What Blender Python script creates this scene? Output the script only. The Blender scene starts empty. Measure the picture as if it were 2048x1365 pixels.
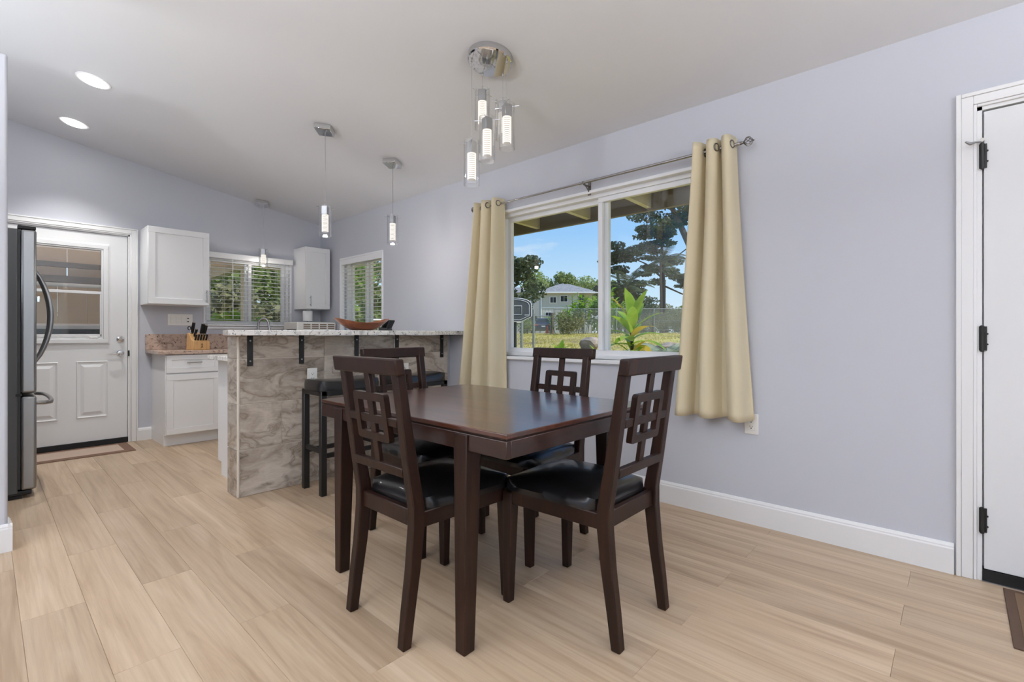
import bpy, bmesh, math, random
from mathutils import Vector, Matrix, Euler
random.seed(7)
R = math.radians
sc = bpy.context.scene
COL = sc.collection

# ------------------------------------------------------------------ camera
cam_d = bpy.data.cameras.new('camera')
cam = bpy.data.objects.new('camera', cam_d)
COL.objects.link(cam)
cam.location = (0, 0, 1.07)
cam.rotation_euler = (R(90), 0, R(-47.45))
cam_d.sensor_width = 36
cam_d.lens = 971 / 2048 * 36
cam_d.shift_y = -15.7 / 2048
cam_d.clip_start = 0.05
cam_d.clip_end = 600
sc.camera = cam

# ------------------------------------------------------------------ view
sc.view_settings.view_transform = 'Standard'
sc.view_settings.look = 'None'
sc.view_settings.gamma = 1
sc.view_settings.exposure = -0.06
sc.view_settings.use_curve_mapping = False
sc.cycles.max_bounces = 8
sc.cycles.diffuse_bounces = 5
sc.cycles.transparent_max_bounces = 24
sc.cycles.caustics_reflective = False
sc.cycles.caustics_refractive = False
sc.cycles.sample_clamp_indirect = 6

# ------------------------------------------------------------------ sky
world = bpy.data.worlds.new('sky')
sc.world = world
world.use_nodes = True
nt = world.node_tree
nt.nodes.clear()
def N(tree, typ, **kw):
    n = tree.nodes.new(typ)
    for k, v in kw.items():
        setattr(n, k, v)
    return n
wo = N(nt, 'ShaderNodeOutputWorld')
bg = N(nt, 'ShaderNodeBackground')
tc = N(nt, 'ShaderNodeTexCoord')
sx = N(nt, 'ShaderNodeSeparateXYZ')
nt.links.new(tc.outputs['Generated'], sx.inputs[0])
cr = N(nt, 'ShaderNodeValToRGB')
el = cr.color_ramp.elements
el[0].position, el[0].color = 0.0, (0.80, 0.90, 1.0, 1)
el[1].position, el[1].color = 1.0, (0.10, 0.27, 0.70, 1)
for p, c in ((0.08, (0.60, 0.82, 1.0, 1)), (0.20, (0.34, 0.63, 1.0, 1)), (0.5, (0.18, 0.42, 0.92, 1))):
    e = el.new(p); e.color = c
nt.links.new(sx.outputs['Z'], cr.inputs[0])
mp = N(nt, 'ShaderNodeMapping'); mp.inputs['Scale'].default_value = (2.2, 2.2, 7.0)
nt.links.new(tc.outputs['Generated'], mp.inputs[0])
nz = N(nt, 'ShaderNodeTexNoise'); nz.inputs['Scale'].default_value = 2.2; nz.inputs['Detail'].default_value = 6
nt.links.new(mp.outputs[0], nz.inputs['Vector'])
cl = N(nt, 'ShaderNodeValToRGB')
cl.color_ramp.elements[0].position = 0.60; cl.color_ramp.elements[1].position = 0.82
nt.links.new(nz.outputs['Fac'], cl.inputs[0])
mx = N(nt, 'ShaderNodeMixRGB'); mx.inputs[2].default_value = (1.0, 1.0, 1.0, 1)
nt.links.new(cl.outputs[0], mx.inputs[0]); nt.links.new(cr.outputs[0], mx.inputs[1])
nt.links.new(mx.outputs[0], bg.inputs[0])
bg.inputs[1].default_value = 1.05
nt.links.new(bg.outputs[0], wo.inputs[0])

# ------------------------------------------------------------------ sun
sd = bpy.data.lights.new('sun', 'SUN'); sd.energy = 4.2; sd.angle = R(0.6); sd.color = (1, 0.95, 0.86)
sun = bpy.data.objects.new('sun', sd); COL.objects.link(sun)
# high, from along the house front: it grazes the window wall, whose eave shades the glass
sun.rotation_euler = Vector((-0.35, 0.75, -0.90)).to_track_quat('-Z', 'Y').to_euler()

# ------------------------------------------------------------------ fill lights added out of view
def area_light(name, loc, look, sx_, sy_, power, color=(1, 1, 1)):
    d = bpy.data.lights.new(name, 'AREA'); d.shape = 'RECTANGLE'
    d.size, d.size_y, d.energy, d.color = sx_, sy_, power, color
    o = bpy.data.objects.new(name, d); COL.objects.link(o)
    o.location = loc
    o.rotation_euler = Vector(look).to_track_quat('-Z', 'Z').to_euler()
    return o
area_light('daylight_glass_doors', (-0.2, -2.72, 1.25), (0, 1, 0.25), 3.0, 2.0, 9, (0.97, 0.985, 1.0))  # added fill, stands in for daylight at unseen doors
# added lamps out of view brighten the ceiling (torchiere bodies built further down)
FILL_UPLIGHTS = [(-2.1, 0.2, 1.75, 135), (-1.9, 1.7, 1.75, 150), (0.9, -1.75, 1.85, 132), (-0.74, 4.1, 1.35, 13)]
for x_, y_, z_, e_ in FILL_UPLIGHTS:
    area_light('uplight', (x_, y_, z_ + .02), (0, 0, 1), .3, .3, e_, (0.93, 0.965, 1.0))

# ------------------------------------------------------------------ helpers
class MB:
    def __init__(s):
        s.v = []; s.f = []; s.s = []
    def add(s, vs, fs, smooth=False):
        o = len(s.v); s.v += [tuple(p) for p in vs]
        for f in fs:
            s.f.append(tuple(i + o for i in f)); s.s.append(smooth)
        return s
    def hexa(s, p):
        return s.add(p, [(0,3,2,1),(4,5,6,7),(0,1,5,4),(1,2,6,5),(2,3,7,6),(3,0,4,7)])
    def box(s, x0, x1, y0, y1, z0, z1):
        return s.hexa([(x0,y0,z0),(x1,y0,z0),(x1,y1,z0),(x0,y1,z0),(x0,y0,z1),(x1,y0,z1),(x1,y1,z1),(x0,y1,z1)])
    def bar(s, p0, p1, w, h, up=(0, 0, 1)):
        p0, p1 = Vector(p0), Vector(p1); d = (p1 - p0).normalized()
        a = d.cross(Vector(up))
        if a.length < 1e-4: a = d.cross(Vector((0, 1, 0)))
        a.normalize(); b = a.cross(d).normalized(); a = a * w / 2; b = b * h / 2
        return s.hexa([p0-a-b, p0+a-b, p0+a+b, p0-a+b, p1-a-b, p1+a-b, p1+a+b, p1-a+b])
    def cyl(s, p0, p1, r0, r1=None, n=16, caps=True):
        r1 = r0 if r1 is None else r1
        p0, p1 = Vector(p0), Vector(p1); d = (p1 - p0).normalized()
        a = d.orthogonal().normalized(); b = d.cross(a)
        vs = []
        for p, r in ((p0, r0), (p1, r1)):
            for i in range(n):
                t = 2 * math.pi * i / n
                vs.append(p + a * (r * math.cos(t)) + b * (r * math.sin(t)))
        s.add(vs, [(i, (i+1) % n, n + (i+1) % n, n + i) for i in range(n)], True)
        if caps:
            s.add(vs[:n], [tuple(range(n))[::-1]]); s.add(vs[n:], [tuple(range(n))])
        return s
    def lathe(s, prof, c=(0, 0, 0), n=24, smooth=True):
        vs = []
        for r, z in prof:
            for i in range(n):
                t = 2 * math.pi * i / n
                vs.append((c[0] + r * math.cos(t), c[1] + r * math.sin(t), c[2] + z))
        fs = []
        for j in range(len(prof) - 1):
            for i in range(n):
                fs.append((j*n+i, j*n+(i+1) % n, (j+1)*n+(i+1) % n, (j+1)*n+i))
        return s.add(vs, fs, smooth)
    def tube(s, pts, r, n=8, caps=True):
        pts = [Vector(p) for p in pts]
        rs = r if isinstance(r, (list, tuple)) else [r] * len(pts)
        vs = []; prev = None
        for i, p in enumerate(pts):
            d = (pts[min(i+1, len(pts)-1)] - pts[max(i-1, 0)]).normalized()
            if prev is None: a = d.orthogonal().normalized()
            else:
                a = prev - d * prev.dot(d)
                a = a.normalized() if a.length > 1e-5 else d.orthogonal().normalized()
            prev = a; b = d.cross(a)
            for k in range(n):
                t = 2 * math.pi * k / n
                vs.append(p + a * (rs[i] * math.cos(t)) + b * (rs[i] * math.sin(t)))
        fs = []
        for j in range(len(pts) - 1):
            for k in range(n):
                fs.append((j*n+k, j*n+(k+1) % n, (j+1)*n+(k+1) % n, (j+1)*n+k))
        s.add(vs, fs, True)
        if caps:
            s.add(vs[:n], [tuple(range(n))[::-1]]); s.add(vs[-n:], [tuple(range(n))])
        return s
    def grid(s, fn, nu, nv, smooth=True):
        vs = [fn(i / nu, j / nv) for j in range(nv + 1) for i in range(nu + 1)]
        w = nu + 1
        return s.add(vs, [(j*w+i, j*w+i+1, (j+1)*w+i+1, (j+1)*w+i) for j in range(nv) for i in range(nu)], smooth)
    def prism(s, poly, axis, a, b):
        # poly: 2-D outline; extruded along axis ('x','y','z') from a to b
        def pt(p, t):
            return {'x': (t, p[0], p[1]), 'y': (p[0], t, p[1]), 'z': (p[0], p[1], t)}[axis]
        n = len(poly)
        vs = [pt(p, a) for p in poly] + [pt(p, b) for p in poly]
        return s.add(vs, [tuple(range(n))[::-1], tuple(range(n, 2*n))] + [(i, (i+1) % n, n+(i+1) % n, n+i) for i in range(n)])
    def build(s, name, mat, parent=None, bevel=0, seg=2, loc=None, fix=True, solid=0, sub=0):
        me = bpy.data.meshes.new(name)
        me.from_pydata(s.v, [], s.f)
        me.polygons.foreach_set('use_smooth', [True] * len(s.f) if (any(s.s) or bevel) else [False] * len(s.f))
        if fix:
            bm = bmesh.new(); bm.from_mesh(me)
            bmesh.ops.recalc_face_normals(bm, faces=bm.faces); bm.to_mesh(me); bm.free()
        if any(s.s) or bevel: me.set_sharp_from_angle(angle=R(38))
        me.materials.append(mat)
        o = bpy.data.objects.new(name, me); COL.objects.link(o)
        if parent is not None: o.parent = parent
        if loc is not None: o.location = loc
        if solid:
            m = o.modifiers.new('solid', 'SOLIDIFY'); m.thickness = solid; m.offset = 0
        if bevel:
            m = o.modifiers.new('bevel', 'BEVEL'); m.width = bevel; m.segments = seg; m.limit_method = 'ANGLE'; m.angle_limit = R(40)
            m.harden_normals = False
        if sub:
            m = o.modifiers.new('sub', 'SUBSURF'); m.levels = sub; m.render_levels = sub
        return o

def tag(o, label=None, cat=None, group=None, kind=None):
    if label: o['label'] = label
    if cat: o['category'] = cat
    if group: o['group'] = group
    if kind: o['kind'] = kind
    return o
def thing(name, label, cat, loc=(0, 0, 0), rz=0, group=None):
    o = bpy.data.objects.new(name, None); COL.objects.link(o)
    o.empty_display_size = 0.1
    o.location = loc; o.rotation_euler = (0, 0, rz)
    return tag(o, label, cat, group)
def struct(o, label=None):
    return tag(o, label, None, None, 'structure')
def copy_tree(o, parent=None):
    c = o.copy(); COL.objects.link(c)
    c.parent = parent
    for ch in [x for x in bpy.data.objects if x.parent == o]:
        copy_tree(ch, c)
    return c

# ------------------------------------------------------------------ materials
def srgb(r, g, b):
    f = lambda c: (c / 255 / 12.92) if c / 255 <= 0.04045 else ((c / 255 + 0.055) / 1.055) ** 2.4
    return (f(r), f(g), f(b), 1)
def newmat(name):
    m = bpy.data.materials.new(name); m.use_nodes = True
    t = m.node_tree
    return m, t, t.nodes['Principled BSDF']
def plain(name, col, rough=0.5, metal=0, bump=0, bscale=200, spec=0.5, coat=0, sheen=0):
    m, t, b = newmat(name)
    b.inputs['Base Color'].default_value = col
    b.inputs['Roughness'].default_value = rough
    b.inputs['Metallic'].default_value = metal
    b.inputs['Specular IOR Level'].default_value = spec
    b.inputs['Coat Weight'].default_value = coat
    b.inputs['Sheen Weight'].default_value = sheen
    if bump:
        tcn = N(t, 'ShaderNodeTexCoord'); n = N(t, 'ShaderNodeTexNoise')
        n.inputs['Scale'].default_value = bscale; n.inputs['Detail'].default_value = 3
        t.links.new(tcn.outputs['Object'], n.inputs['Vector'])
        bp = N(t, 'ShaderNodeBump'); bp.inputs['Strength'].default_value = bump; bp.inputs['Distance'].default_value = 0.002
        t.links.new(n.outputs['Fac'], bp.inputs['Height']); t.links.new(bp.outputs[0], b.inputs['Normal'])
    return m
def ramp(t, stops):
    c = N(t, 'ShaderNodeValToRGB'); e = c.color_ramp.elements
    e[0].position, e[0].color = stops[0]; e[1].position, e[1].color = stops[-1]
    for p, col in stops[1:-1]:
        x = e.new(p); x.color = col
    return c
def coords(t, scale, rnd=0.0, kind='Object'):
    tcn = N(t, 'ShaderNodeTexCoord'); mpn = N(t, 'ShaderNodeMapping')
    mpn.inputs['Scale'].default_value = scale
    t.links.new(tcn.outputs[kind], mpn.inputs['Vector'])
    if rnd:
        oi = N(t, 'ShaderNodeObjectInfo')
        mu = N(t, 'ShaderNodeMath', operation='MULTIPLY'); mu.inputs[1].default_value = rnd
        t.links.new(oi.outputs['Random'], mu.inputs[0])
        t.links.new(mu.outputs[0], mpn.inputs['Location'])
    return mpn.outputs[0]
def noise(t, vec, scale, detail=4, rough=0.55, dist=0):
    n = N(t, 'ShaderNodeTexNoise')
    n.inputs['Scale'].default_value = scale; n.inputs['Detail'].default_value = detail
    n.inputs['Roughness'].default_value = rough; n.inputs['Distortion'].default_value = dist
    t.links.new(vec, n.inputs['Vector'])
    return n.outputs['Fac']
def mixc(t, fac, a, b, mode='MIX'):
    n = N(t, 'ShaderNodeMixRGB', blend_type=mode)
    for i, x in enumerate((fac, a, b)):
        if hasattr(x, 'is_linked') or isinstance(x, bpy.types.NodeSocket): t.links.new(x, n.inputs[i])
        else: n.inputs[i].default_value = x
    return n.outputs[0]

M = {}
M['wall'] = plain('wall_paint', srgb(198, 200, 208), 0.75, bump=0.12, bscale=260)
M['ceil'] = plain('ceiling_paint', srgb(226, 227, 230), 0.85, bump=0.08, bscale=220)
M['trim'] = plain('trim_white', srgb(236, 236, 236), 0.42)
M['door'] = plain('door_white', srgb(228, 229, 230), 0.45)
M['cab'] = plain('cabinet_white', srgb(238, 239, 240), 0.4)
M['vinyl'] = plain('vinyl_white', srgb(240, 241, 243), 0.4)
M['plastic'] = plain('plastic_white', srgb(240, 238, 232), 0.35)
M['black'] = plain('black_rubber', srgb(14, 14, 15), 0.5)
M['iron'] = plain('black_iron', srgb(24, 22, 21), 0.45)
M['chrome'] = plain('chrome', (0.75, 0.75, 0.76, 1), 0.08, 1)
M['nickel'] = plain('brushed_nickel', (0.42, 0.42, 0.42, 1), 0.32, 1)
M['bronze'] = plain('pewter_rod', (0.22, 0.20, 0.18, 1), 0.35, 1)
M['rod'] = plain('steel_rod', (0.45, 0.44, 0.43, 1), 0.25, 1)
M['fridge_side'] = plain('fridge_side_grey', srgb(82, 83, 84), 0.5, bump=0.1, bscale=500)
M['dark_grey'] = plain('dark_grey_plastic', srgb(45, 46, 48), 0.45)
M['leather'] = plain('black_leather', srgb(20, 18, 19), 0.3, bump=0.08, bscale=420, coat=0.25)
M['paper'] = plain('paper_towel', srgb(235, 234, 236), 0.9)
M['cord'] = plain('cord_white', srgb(225, 225, 225), 0.6)
M['wire'] = plain('wire', (0.5, 0.5, 0.5, 1), 0.3, 1)

def wood_mat(name, dark, mid, light, rough, scale=1.0, coat=0.0, axis='z'):
    m, t, b = newmat(name)
    s = {'x': (2, 26, 26), 'y': (26, 2, 26), 'z': (26, 26, 2)}[axis]
    v = coords(t, tuple(k * scale for k in s), 31)
    f1 = noise(t, v, 1.0, 6, 0.6, 1.2)
    c = ramp(t, [(0.25, dark), (0.5, mid), (0.78, light)])
    t.links.new(f1, c.inputs[0]); t.links.new(c.outputs[0], b.inputs['Base Color'])
    b.inputs['Roughness'].default_value = rough
    b.inputs['Coat Weight'].default_value = coat; b.inputs['Coat Roughness'].default_value = 0.18
    return m
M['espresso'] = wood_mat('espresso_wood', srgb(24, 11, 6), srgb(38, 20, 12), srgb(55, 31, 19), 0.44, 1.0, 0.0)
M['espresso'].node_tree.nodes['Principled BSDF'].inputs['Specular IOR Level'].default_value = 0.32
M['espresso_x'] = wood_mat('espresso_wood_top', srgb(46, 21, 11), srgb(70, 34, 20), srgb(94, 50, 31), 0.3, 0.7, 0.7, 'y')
M['espresso_x'].node_tree.nodes['Principled BSDF'].inputs['Coat IOR'].default_value = 1.5
M['espresso_x'].node_tree.nodes['Principled BSDF'].inputs['IOR'].default_value = 1.5
M['espresso_x'].node_tree.nodes['Principled BSDF'].inputs['Coat Roughness'].default_value = 0.16
M['bowl'] = wood_mat('acacia_wood', srgb(66, 34, 18), srgb(122, 66, 36), srgb(170, 102, 58), 0.35, 0.6, 0.3, 'x')
M['block'] = wood_mat('beech_wood', srgb(186, 140, 88), srgb(208, 164, 110), srgb(222, 182, 130), 0.5, 1.2)

# oak floor planks
m, t, b = newmat('oak_plank'); M['plank'] = m
v = coords(t, (7, 0.55, 1), 57)
g1 = noise(t, v, 1.5, 5, 0.55, 1.1)
c1 = ramp(t, [(0.28, srgb(168, 143, 116)), (0.5, srgb(192, 168, 141)), (0.72, srgb(206, 184, 158))])
t.links.new(g1, c1.inputs[0])
v2 = coords(t, (110, 3.2, 1), 91)
g2 = noise(t, v2, 1.0, 4, 0.65, 0.4)
c2 = ramp(t, [(0.32, (0.84, 0.82, 0.80, 1)), (0.6, (1, 1, 1, 1))])
t.links.new(g2, c2.inputs[0])
# cathedral grain in soft loops
wv = N(t, 'ShaderNodeTexWave', wave_type='RINGS', rings_direction='Y')
wv.inputs['Scale'].default_value = 1.3; wv.inputs['Distortion'].default_value = 5; wv.inputs['Detail'].default_value = 3; wv.inputs['Detail Scale'].default_value = 1.2
t.links.new(coords(t, (9, 0.8, 1), 41), wv.inputs['Vector'])
c5 = ramp(t, [(0.0, (0.90, 0.885, 0.87, 1)), (0.35, (1, 1, 1, 1))])
t.links.new(wv.outputs['Fac'], c5.inputs[0])
col = mixc(t, 0.6, c1.outputs[0], c2.outputs[0], 'MULTIPLY')
col = mixc(t, 0.7, col, c5.outputs[0], 'MULTIPLY')
oi = N(t, 'ShaderNodeObjectInfo')
c3 = ramp(t, [(0.0, (0.82, 0.81, 0.80, 1)), (0.5, (0.93, 0.925, 0.92, 1)), (1.0, (1.02, 1.015, 1.01, 1))])
t.links.new(oi.outputs['Random'], c3.inputs[0])
col = mixc(t, 1.0, col, c3.outputs[0], 'MULTIPLY')
t.links.new(col, b.inputs['Base Color'])
b.inputs['Roughness'].default_value = 0.42
bp = N(t, 'ShaderNodeBump'); bp.inputs['Strength'].default_value = 0.12; bp.inputs['Distance'].default_value = 0.001
t.links.new(g2, bp.inputs['Height']); t.links.new(bp.outputs[0], b.inputs['Normal'])
M['joint'] = plain('floor_joint', srgb(150, 126, 102), 0.7)

# travertine-look tile
def tile_mat(name, tint=1.0):
    m, t, b = newmat(name)
    v0 = coords(t, (1.0, 1.0, 1.9), 23)
    wn = N(t, 'ShaderNodeTexNoise'); wn.inputs['Scale'].default_value = 2.2; wn.inputs['Detail'].default_value = 3
    t.links.new(v0, wn.inputs['Vector'])
    va = N(t, 'ShaderNodeVectorMath', operation='MULTIPLY_ADD'); va.inputs[1].default_value = (.9, .9, .9)
    t.links.new(wn.outputs['Color'], va.inputs[0]); t.links.new(v0, va.inputs[2])
    v = va.outputs[0]
    cloud = noise(t, v, 1.9, 7, 0.62, 0.3)
    base = ramp(t, [(0.30, srgb(134, 122, 111)), (0.44, srgb(172, 160, 147)), (0.56, srgb(197, 186, 173)), (0.72, srgb(218, 208, 196))])
    t.links.new(cloud, base.inputs[0])
    # thin wandering veins: ridged noise
    rid = noise(t, v, 1.7, 5, 0.55, 0.6)
    ab = N(t, 'ShaderNodeMath', operation='SUBTRACT'); ab.inputs[1].default_value = .5; t.links.new(rid, ab.inputs[0])
    a2 = N(t, 'ShaderNodeMath', operation='ABSOLUTE'); t.links.new(ab.outputs[0], a2.inputs[0])
    c2 = ramp(t, [(0.0, (0.52, 0.49, 0.46, 1)), (0.012, (0.74, 0.72, 0.70, 1)), (0.05, (0.98, 0.98, 0.98, 1)), (0.2, (1, 1, 1, 1))])
    t.links.new(a2.outputs[0], c2.inputs[0])
    col = mixc(t, 1.0, base.outputs[0], c2.outputs[0], 'MULTIPLY')
    fine = noise(t, coords(t, (3, 3, 26), 11), 6, 5, 0.7)
    c4 = ramp(t, [(0.35, (0.90, 0.90, 0.90, 1)), (0.65, (1.05, 1.05, 1.05, 1))])
    t.links.new(fine, c4.inputs[0])
    col = mixc(t, 1.0, col, c4.outputs[0], 'MULTIPLY')
    t.links.new(col, b.inputs['Base Color'])
    b.inputs['Roughness'].default_value = 0.2
    return m
M['tile'] = tile_mat('stone_look_tile')
M['grout'] = plain('grout', srgb(216, 206, 192), 0.8)

# granite
def granite(name, base, mid, dark, k):
    m, t, b = newmat(name)
    v = coords(t, (1, 1, 1))
    a = noise(t, v, 16 * k, 6, 0.65, 1.5)
    c = ramp(t, [(0.36, mid), (0.5, base), (0.72, tuple(min(1, x * 1.12) for x in base[:3]) + (1,))])
    t.links.new(a, c.inputs[0])
    d = noise(t, v, 60 * k, 3, 0.6, 0.6)
    cd = ramp(t, [(0.62, (0, 0, 0, 1)), (0.67, (1, 1, 1, 1))])
    t.links.new(d, cd.inputs[0])
    col = mixc(t, cd.outputs[0], c.outputs[0], dark)
    t.links.new(col, b.inputs['Base Color'])
    b.inputs['Roughness'].default_value = 0.18
    return m
M['granite'] = granite('white_granite', srgb(238, 235, 230), srgb(190, 186, 183), srgb(54, 48, 48), 1.0)
M['granite_w'] = granite('brown_granite', srgb(196, 172, 156), srgb(136, 114, 104), srgb(50, 40, 42), 0.9)

# stainless
m, t, b = newmat('stainless'); M['steel'] = m
b.inputs['Metallic'].default_value = 1; b.inputs['Roughness'].default_value = 0.3
v = coords(t, (4, 400, 1.0)); g = noise(t, v, 1.0, 2)
c = ramp(t, [(0.3, (0.26, 0.26, 0.26, 1)), (0.7, (0.36, 0.36, 0.36, 1))]); t.links.new(g, c.inputs[0])
t.links.new(c.outputs[0], b.inputs['Base Color'])

# thin clear glass
def glass_mat(name, tint=(1, 1, 1, 1), strength=1.0, ior=4.0):
    m = bpy.data.materials.new(name); m.use_nodes = True
    t = m.node_tree; t.nodes.clear()
    o = N(t, 'ShaderNodeOutputMaterial'); mxs = N(t, 'ShaderNodeMixShader')
    tr = N(t, 'ShaderNodeBsdfTransparent'); tr.inputs[0].default_value = tint
    gl = N(t, 'ShaderNodeBsdfGlossy'); gl.inputs['Roughness'].default_value = 0.0
    lw = N(t, 'ShaderNodeLayerWeight'); lw.inputs[0].default_value = 0.5
    pw = N(t, 'ShaderNodeMath', operation='POWER'); pw.inputs[1].default_value = ior
    t.links.new(lw.outputs['Facing'], pw.inputs[0])
    mu = N(t, 'ShaderNodeMath', operation='MULTIPLY_ADD'); mu.inputs[1].default_value = strength; mu.inputs[2].default_value = 0.03
    t.links.new(pw.outputs[0], mu.inputs[0]); t.links.new(mu.outputs[0], mxs.inputs[0])
    t.links.new(tr.outputs[0], mxs.inputs[1]); t.links.new(gl.outputs[0], mxs.inputs[2])
    t.links.new(mxs.outputs[0], o.inputs[0])
    return m
M['pane'] = glass_mat('window_glass', (0.985, 0.992, 0.99, 1), 0.35)
M['glass'] = glass_mat('lamp_glass', (0.985, 0.985, 0.985, 1), 0.85, 2.0)

def emit(name, col, s):
    m = bpy.data.materials.new(name); m.use_nodes = True
    t = m.node_tree; t.nodes.clear()
    o = N(t, 'ShaderNodeOutputMaterial'); e = N(t, 'ShaderNodeEmission')
    e.inputs[0].default_value = col; e.inputs[1].default_value = s
    t.links.new(e.outputs[0], o.inputs[0]); return m
M['led'] = emit('led_disc', (1, 0.98, 0.95, 1), 30)
M['bulb'] = emit('frosted_rib', (1, 0.94, 0.86, 1), 1.25)
M['bulb_core'] = emit('frosted_core', (1, 0.9, 0.8, 1), 0.45)

# curtain cloth
m, t, b = newmat('cream_curtain'); M['curtain'] = m
b.inputs['Base Color'].default_value = srgb(234, 223, 192); b.inputs['Roughness'].default_value = 0.85
b.inputs['Sheen Weight'].default_value = 0.2
v = coords(t, (700, 700, 700)); g = noise(t, v, 1, 2)
bp = N(t, 'ShaderNodeBump'); bp.inputs['Strength'].default_value = 0.1; bp.inputs['Distance'].default_value = 0.001
t.links.new(g, bp.inputs['Height']); t.links.new(bp.outputs[0], b.inputs['Normal'])
trl = N(t, 'ShaderNodeBsdfTranslucent'); trl.inputs[0].default_value = srgb(236, 220, 182)
mxs = N(t, 'ShaderNodeMixShader'); mxs.inputs[0].default_value = 0.24
t.links.new(b.outputs[0], mxs.inputs[1]); t.links.new(trl.outputs[0], mxs.inputs[2])
t.links.new(mxs.outputs[0], t.nodes['Material Output'].inputs[0])

# ------------------------------------------------------------------ room shell
W, D = 2.92, 6.01            # window wall plane x, kitchen wall plane y
CZ = 2.445                   # ceiling height at the window wall
XL, YF = -3.6, -2.9          # living room side beyond the viewer
def ceil_z(x): return CZ + (W - x) / 6.0

def wall_cells(mb, u0, u1, z0, z1, holes, put):
    us = sorted({u0, u1} | {h[0] for h in holes} | {h[1] for h in holes})
    zs = sorted({z0, z1} | {h[2] for h in holes} | {h[3] for h in holes})
    for a, b2 in zip(us, us[1:]):
        for c0, c1 in zip(zs, zs[1:]):
            cu, cz = (a + b2) / 2, (c0 + c1) / 2
            if any(h[0] < cu < h[1] and h[2] < cz < h[3] for h in holes): continue
            put(a, b2, c0, c1)
W1 = (0.985, 2.83, 0.885, 2.065)      # y0,y1,z0,z1 dining window
W3 = (4.585, 5.473, 1.02, 1.95)      # side kitchen window
DR = (-0.99, -0.062, 0.0, 2.05)      # entry door
mb = MB()
wall_cells(mb, YF, D + .15, -.3, CZ + .02, [W1, W3, DR], lambda a, b2, c, d: mb.box(W, W + .16, a, b2, c, d))
struct(mb.build('wall_right', M['wall']), 'pale lavender grey wall with the dining window')
W2 = (1.63, 2.53, 1.145, 1.93)       # x0,x1 kitchen sink window
DB = (0.05, 0.978, 0.0, 2.035)
mb = MB()
wall_cells(mb, -1.0, W + .16, -.3, 3.35, [W2, DB], lambda a, b2, c, d: mb.box(a, b2, D, D + .16, c, d))
struct(mb.build('wall_back', M['wall']), 'pale lavender kitchen wall under the sloped ceiling')
# partition (2.44 m high, open above)
mb = MB().box(XL, 0.082, 3.435, 3.56, 0, 2.44)
struct(mb.build('wall_partition', M['wall'], bevel=.012, seg=3), 'low partition wall end beside the refrigerator')
mb = MB().box(-1.12, -1.0, 3.56, D + .16, -.3, 3.4)
struct(mb.build('wall_kitchen', M['wall']))
HF = (-1.7, 1.3, 0.0, 2.3); HL = (-0.7, 1.9, 0.9, 2.2)
mb = MB()
wall_cells(mb, XL, W + .16, -.3, 4.0, [HF], lambda a, b2, c, d: mb.box(a, b2, YF - .12, YF, c, d))
struct(mb.build('wall_front', M['wall']))
mb = MB()
wall_cells(mb, YF - .12, 3.56, -.3, 4.0, [HL], lambda a, b2, c, d: mb.box(XL - .12, XL, a, b2, c, d))
struct(mb.build('wall_left', M['wall']))
# ceiling slab following the roof pitch
mb = MB()
x0, x1 = XL - .12, W + .02
mb.hexa([(x0, YF-.12, ceil_z(x0)), (x1, YF-.12, ceil_z(x1)), (x1, D+.16, ceil_z(x1)), (x0, D+.16, ceil_z(x0)),
         (x0, YF-.12, ceil_z(x0)+.1), (x1, YF-.12, ceil_z(x1)+.1), (x1, D+.16, ceil_z(x1)+.1), (x0, D+.16, ceil_z(x0)+.1)])
struct(mb.build('ceiling', M['ceil']), 'white sloped ceiling')
# floor: sub floor + planks
fl = struct(MB().box(XL - .12, W + .1, YF - .12, D + .1, -.12, -.004).build('floor', M['joint']), 'light oak plank floor')
PW, PL = 0.1815, 1.2
gap = 0.0004
def plank_mesh(L):
    b2 = .0006; x, y = PW / 2 - gap / 2, L / 2 - gap / 2
    mb = MB()
    vs = [(-x,-y,-.004),(x,-y,-.004),(x,y,-.004),(-x,y,-.004),(-x,-y,-.0012),(x,-y,-.0012),(x,y,-.0012),(-x,y,-.0012),
          (-x+b2,-y+b2,0),(x-b2,-y+b2,0),(x-b2,y-b2,0),(-x+b2,y-b2,0)]
    mb.add(vs, [(0,1,5,4),(1,2,6,5),(2,3,7,6),(3,0,4,7),(4,5,9,8),(5,6,10,9),(6,7,11,10),(7,4,8,11),(8,9,10,11)])
    me = bpy.data.meshes.new('plank'); me.from_pydata(mb.v, [], mb.f); me.materials.append(M['plank']); return me
full = plank_mesh(PL)
i0 = int(math.floor((-2.3 - 0.457) / PW))
for i in range(i0, 14):
    xa = 0.457 + i * PW; xb = xa + PW
    if xb > W + .03: xb = W + .03
    off = 0.155 if i % 2 == 0 else 0.745
    y = off - PL * 3
    while y < D:
        ya, yb = max(y, -2.2), min(y + PL, D + .02)
        hidden = (xb < -1.0 and ya > 3.45) or (yb < -1.3)
        if yb - ya > .05 and not hidden:
            if abs((yb - ya) - PL) < 1e-6 and abs((xb - xa) - PW) < 1e-6: me = full
            else:
                me = plank_mesh(yb - ya)
                if abs((xb - xa) - PW) > 1e-6:
                    k = (xb - xa) / PW
                    for vv in me.vertices: vv.co.x *= k
            o = bpy.data.objects.new('plank', me); COL.objects.link(o); o.parent = fl
            o.location = ((xa + xb) / 2, (ya + yb) / 2, 0)
        y += PL

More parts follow.
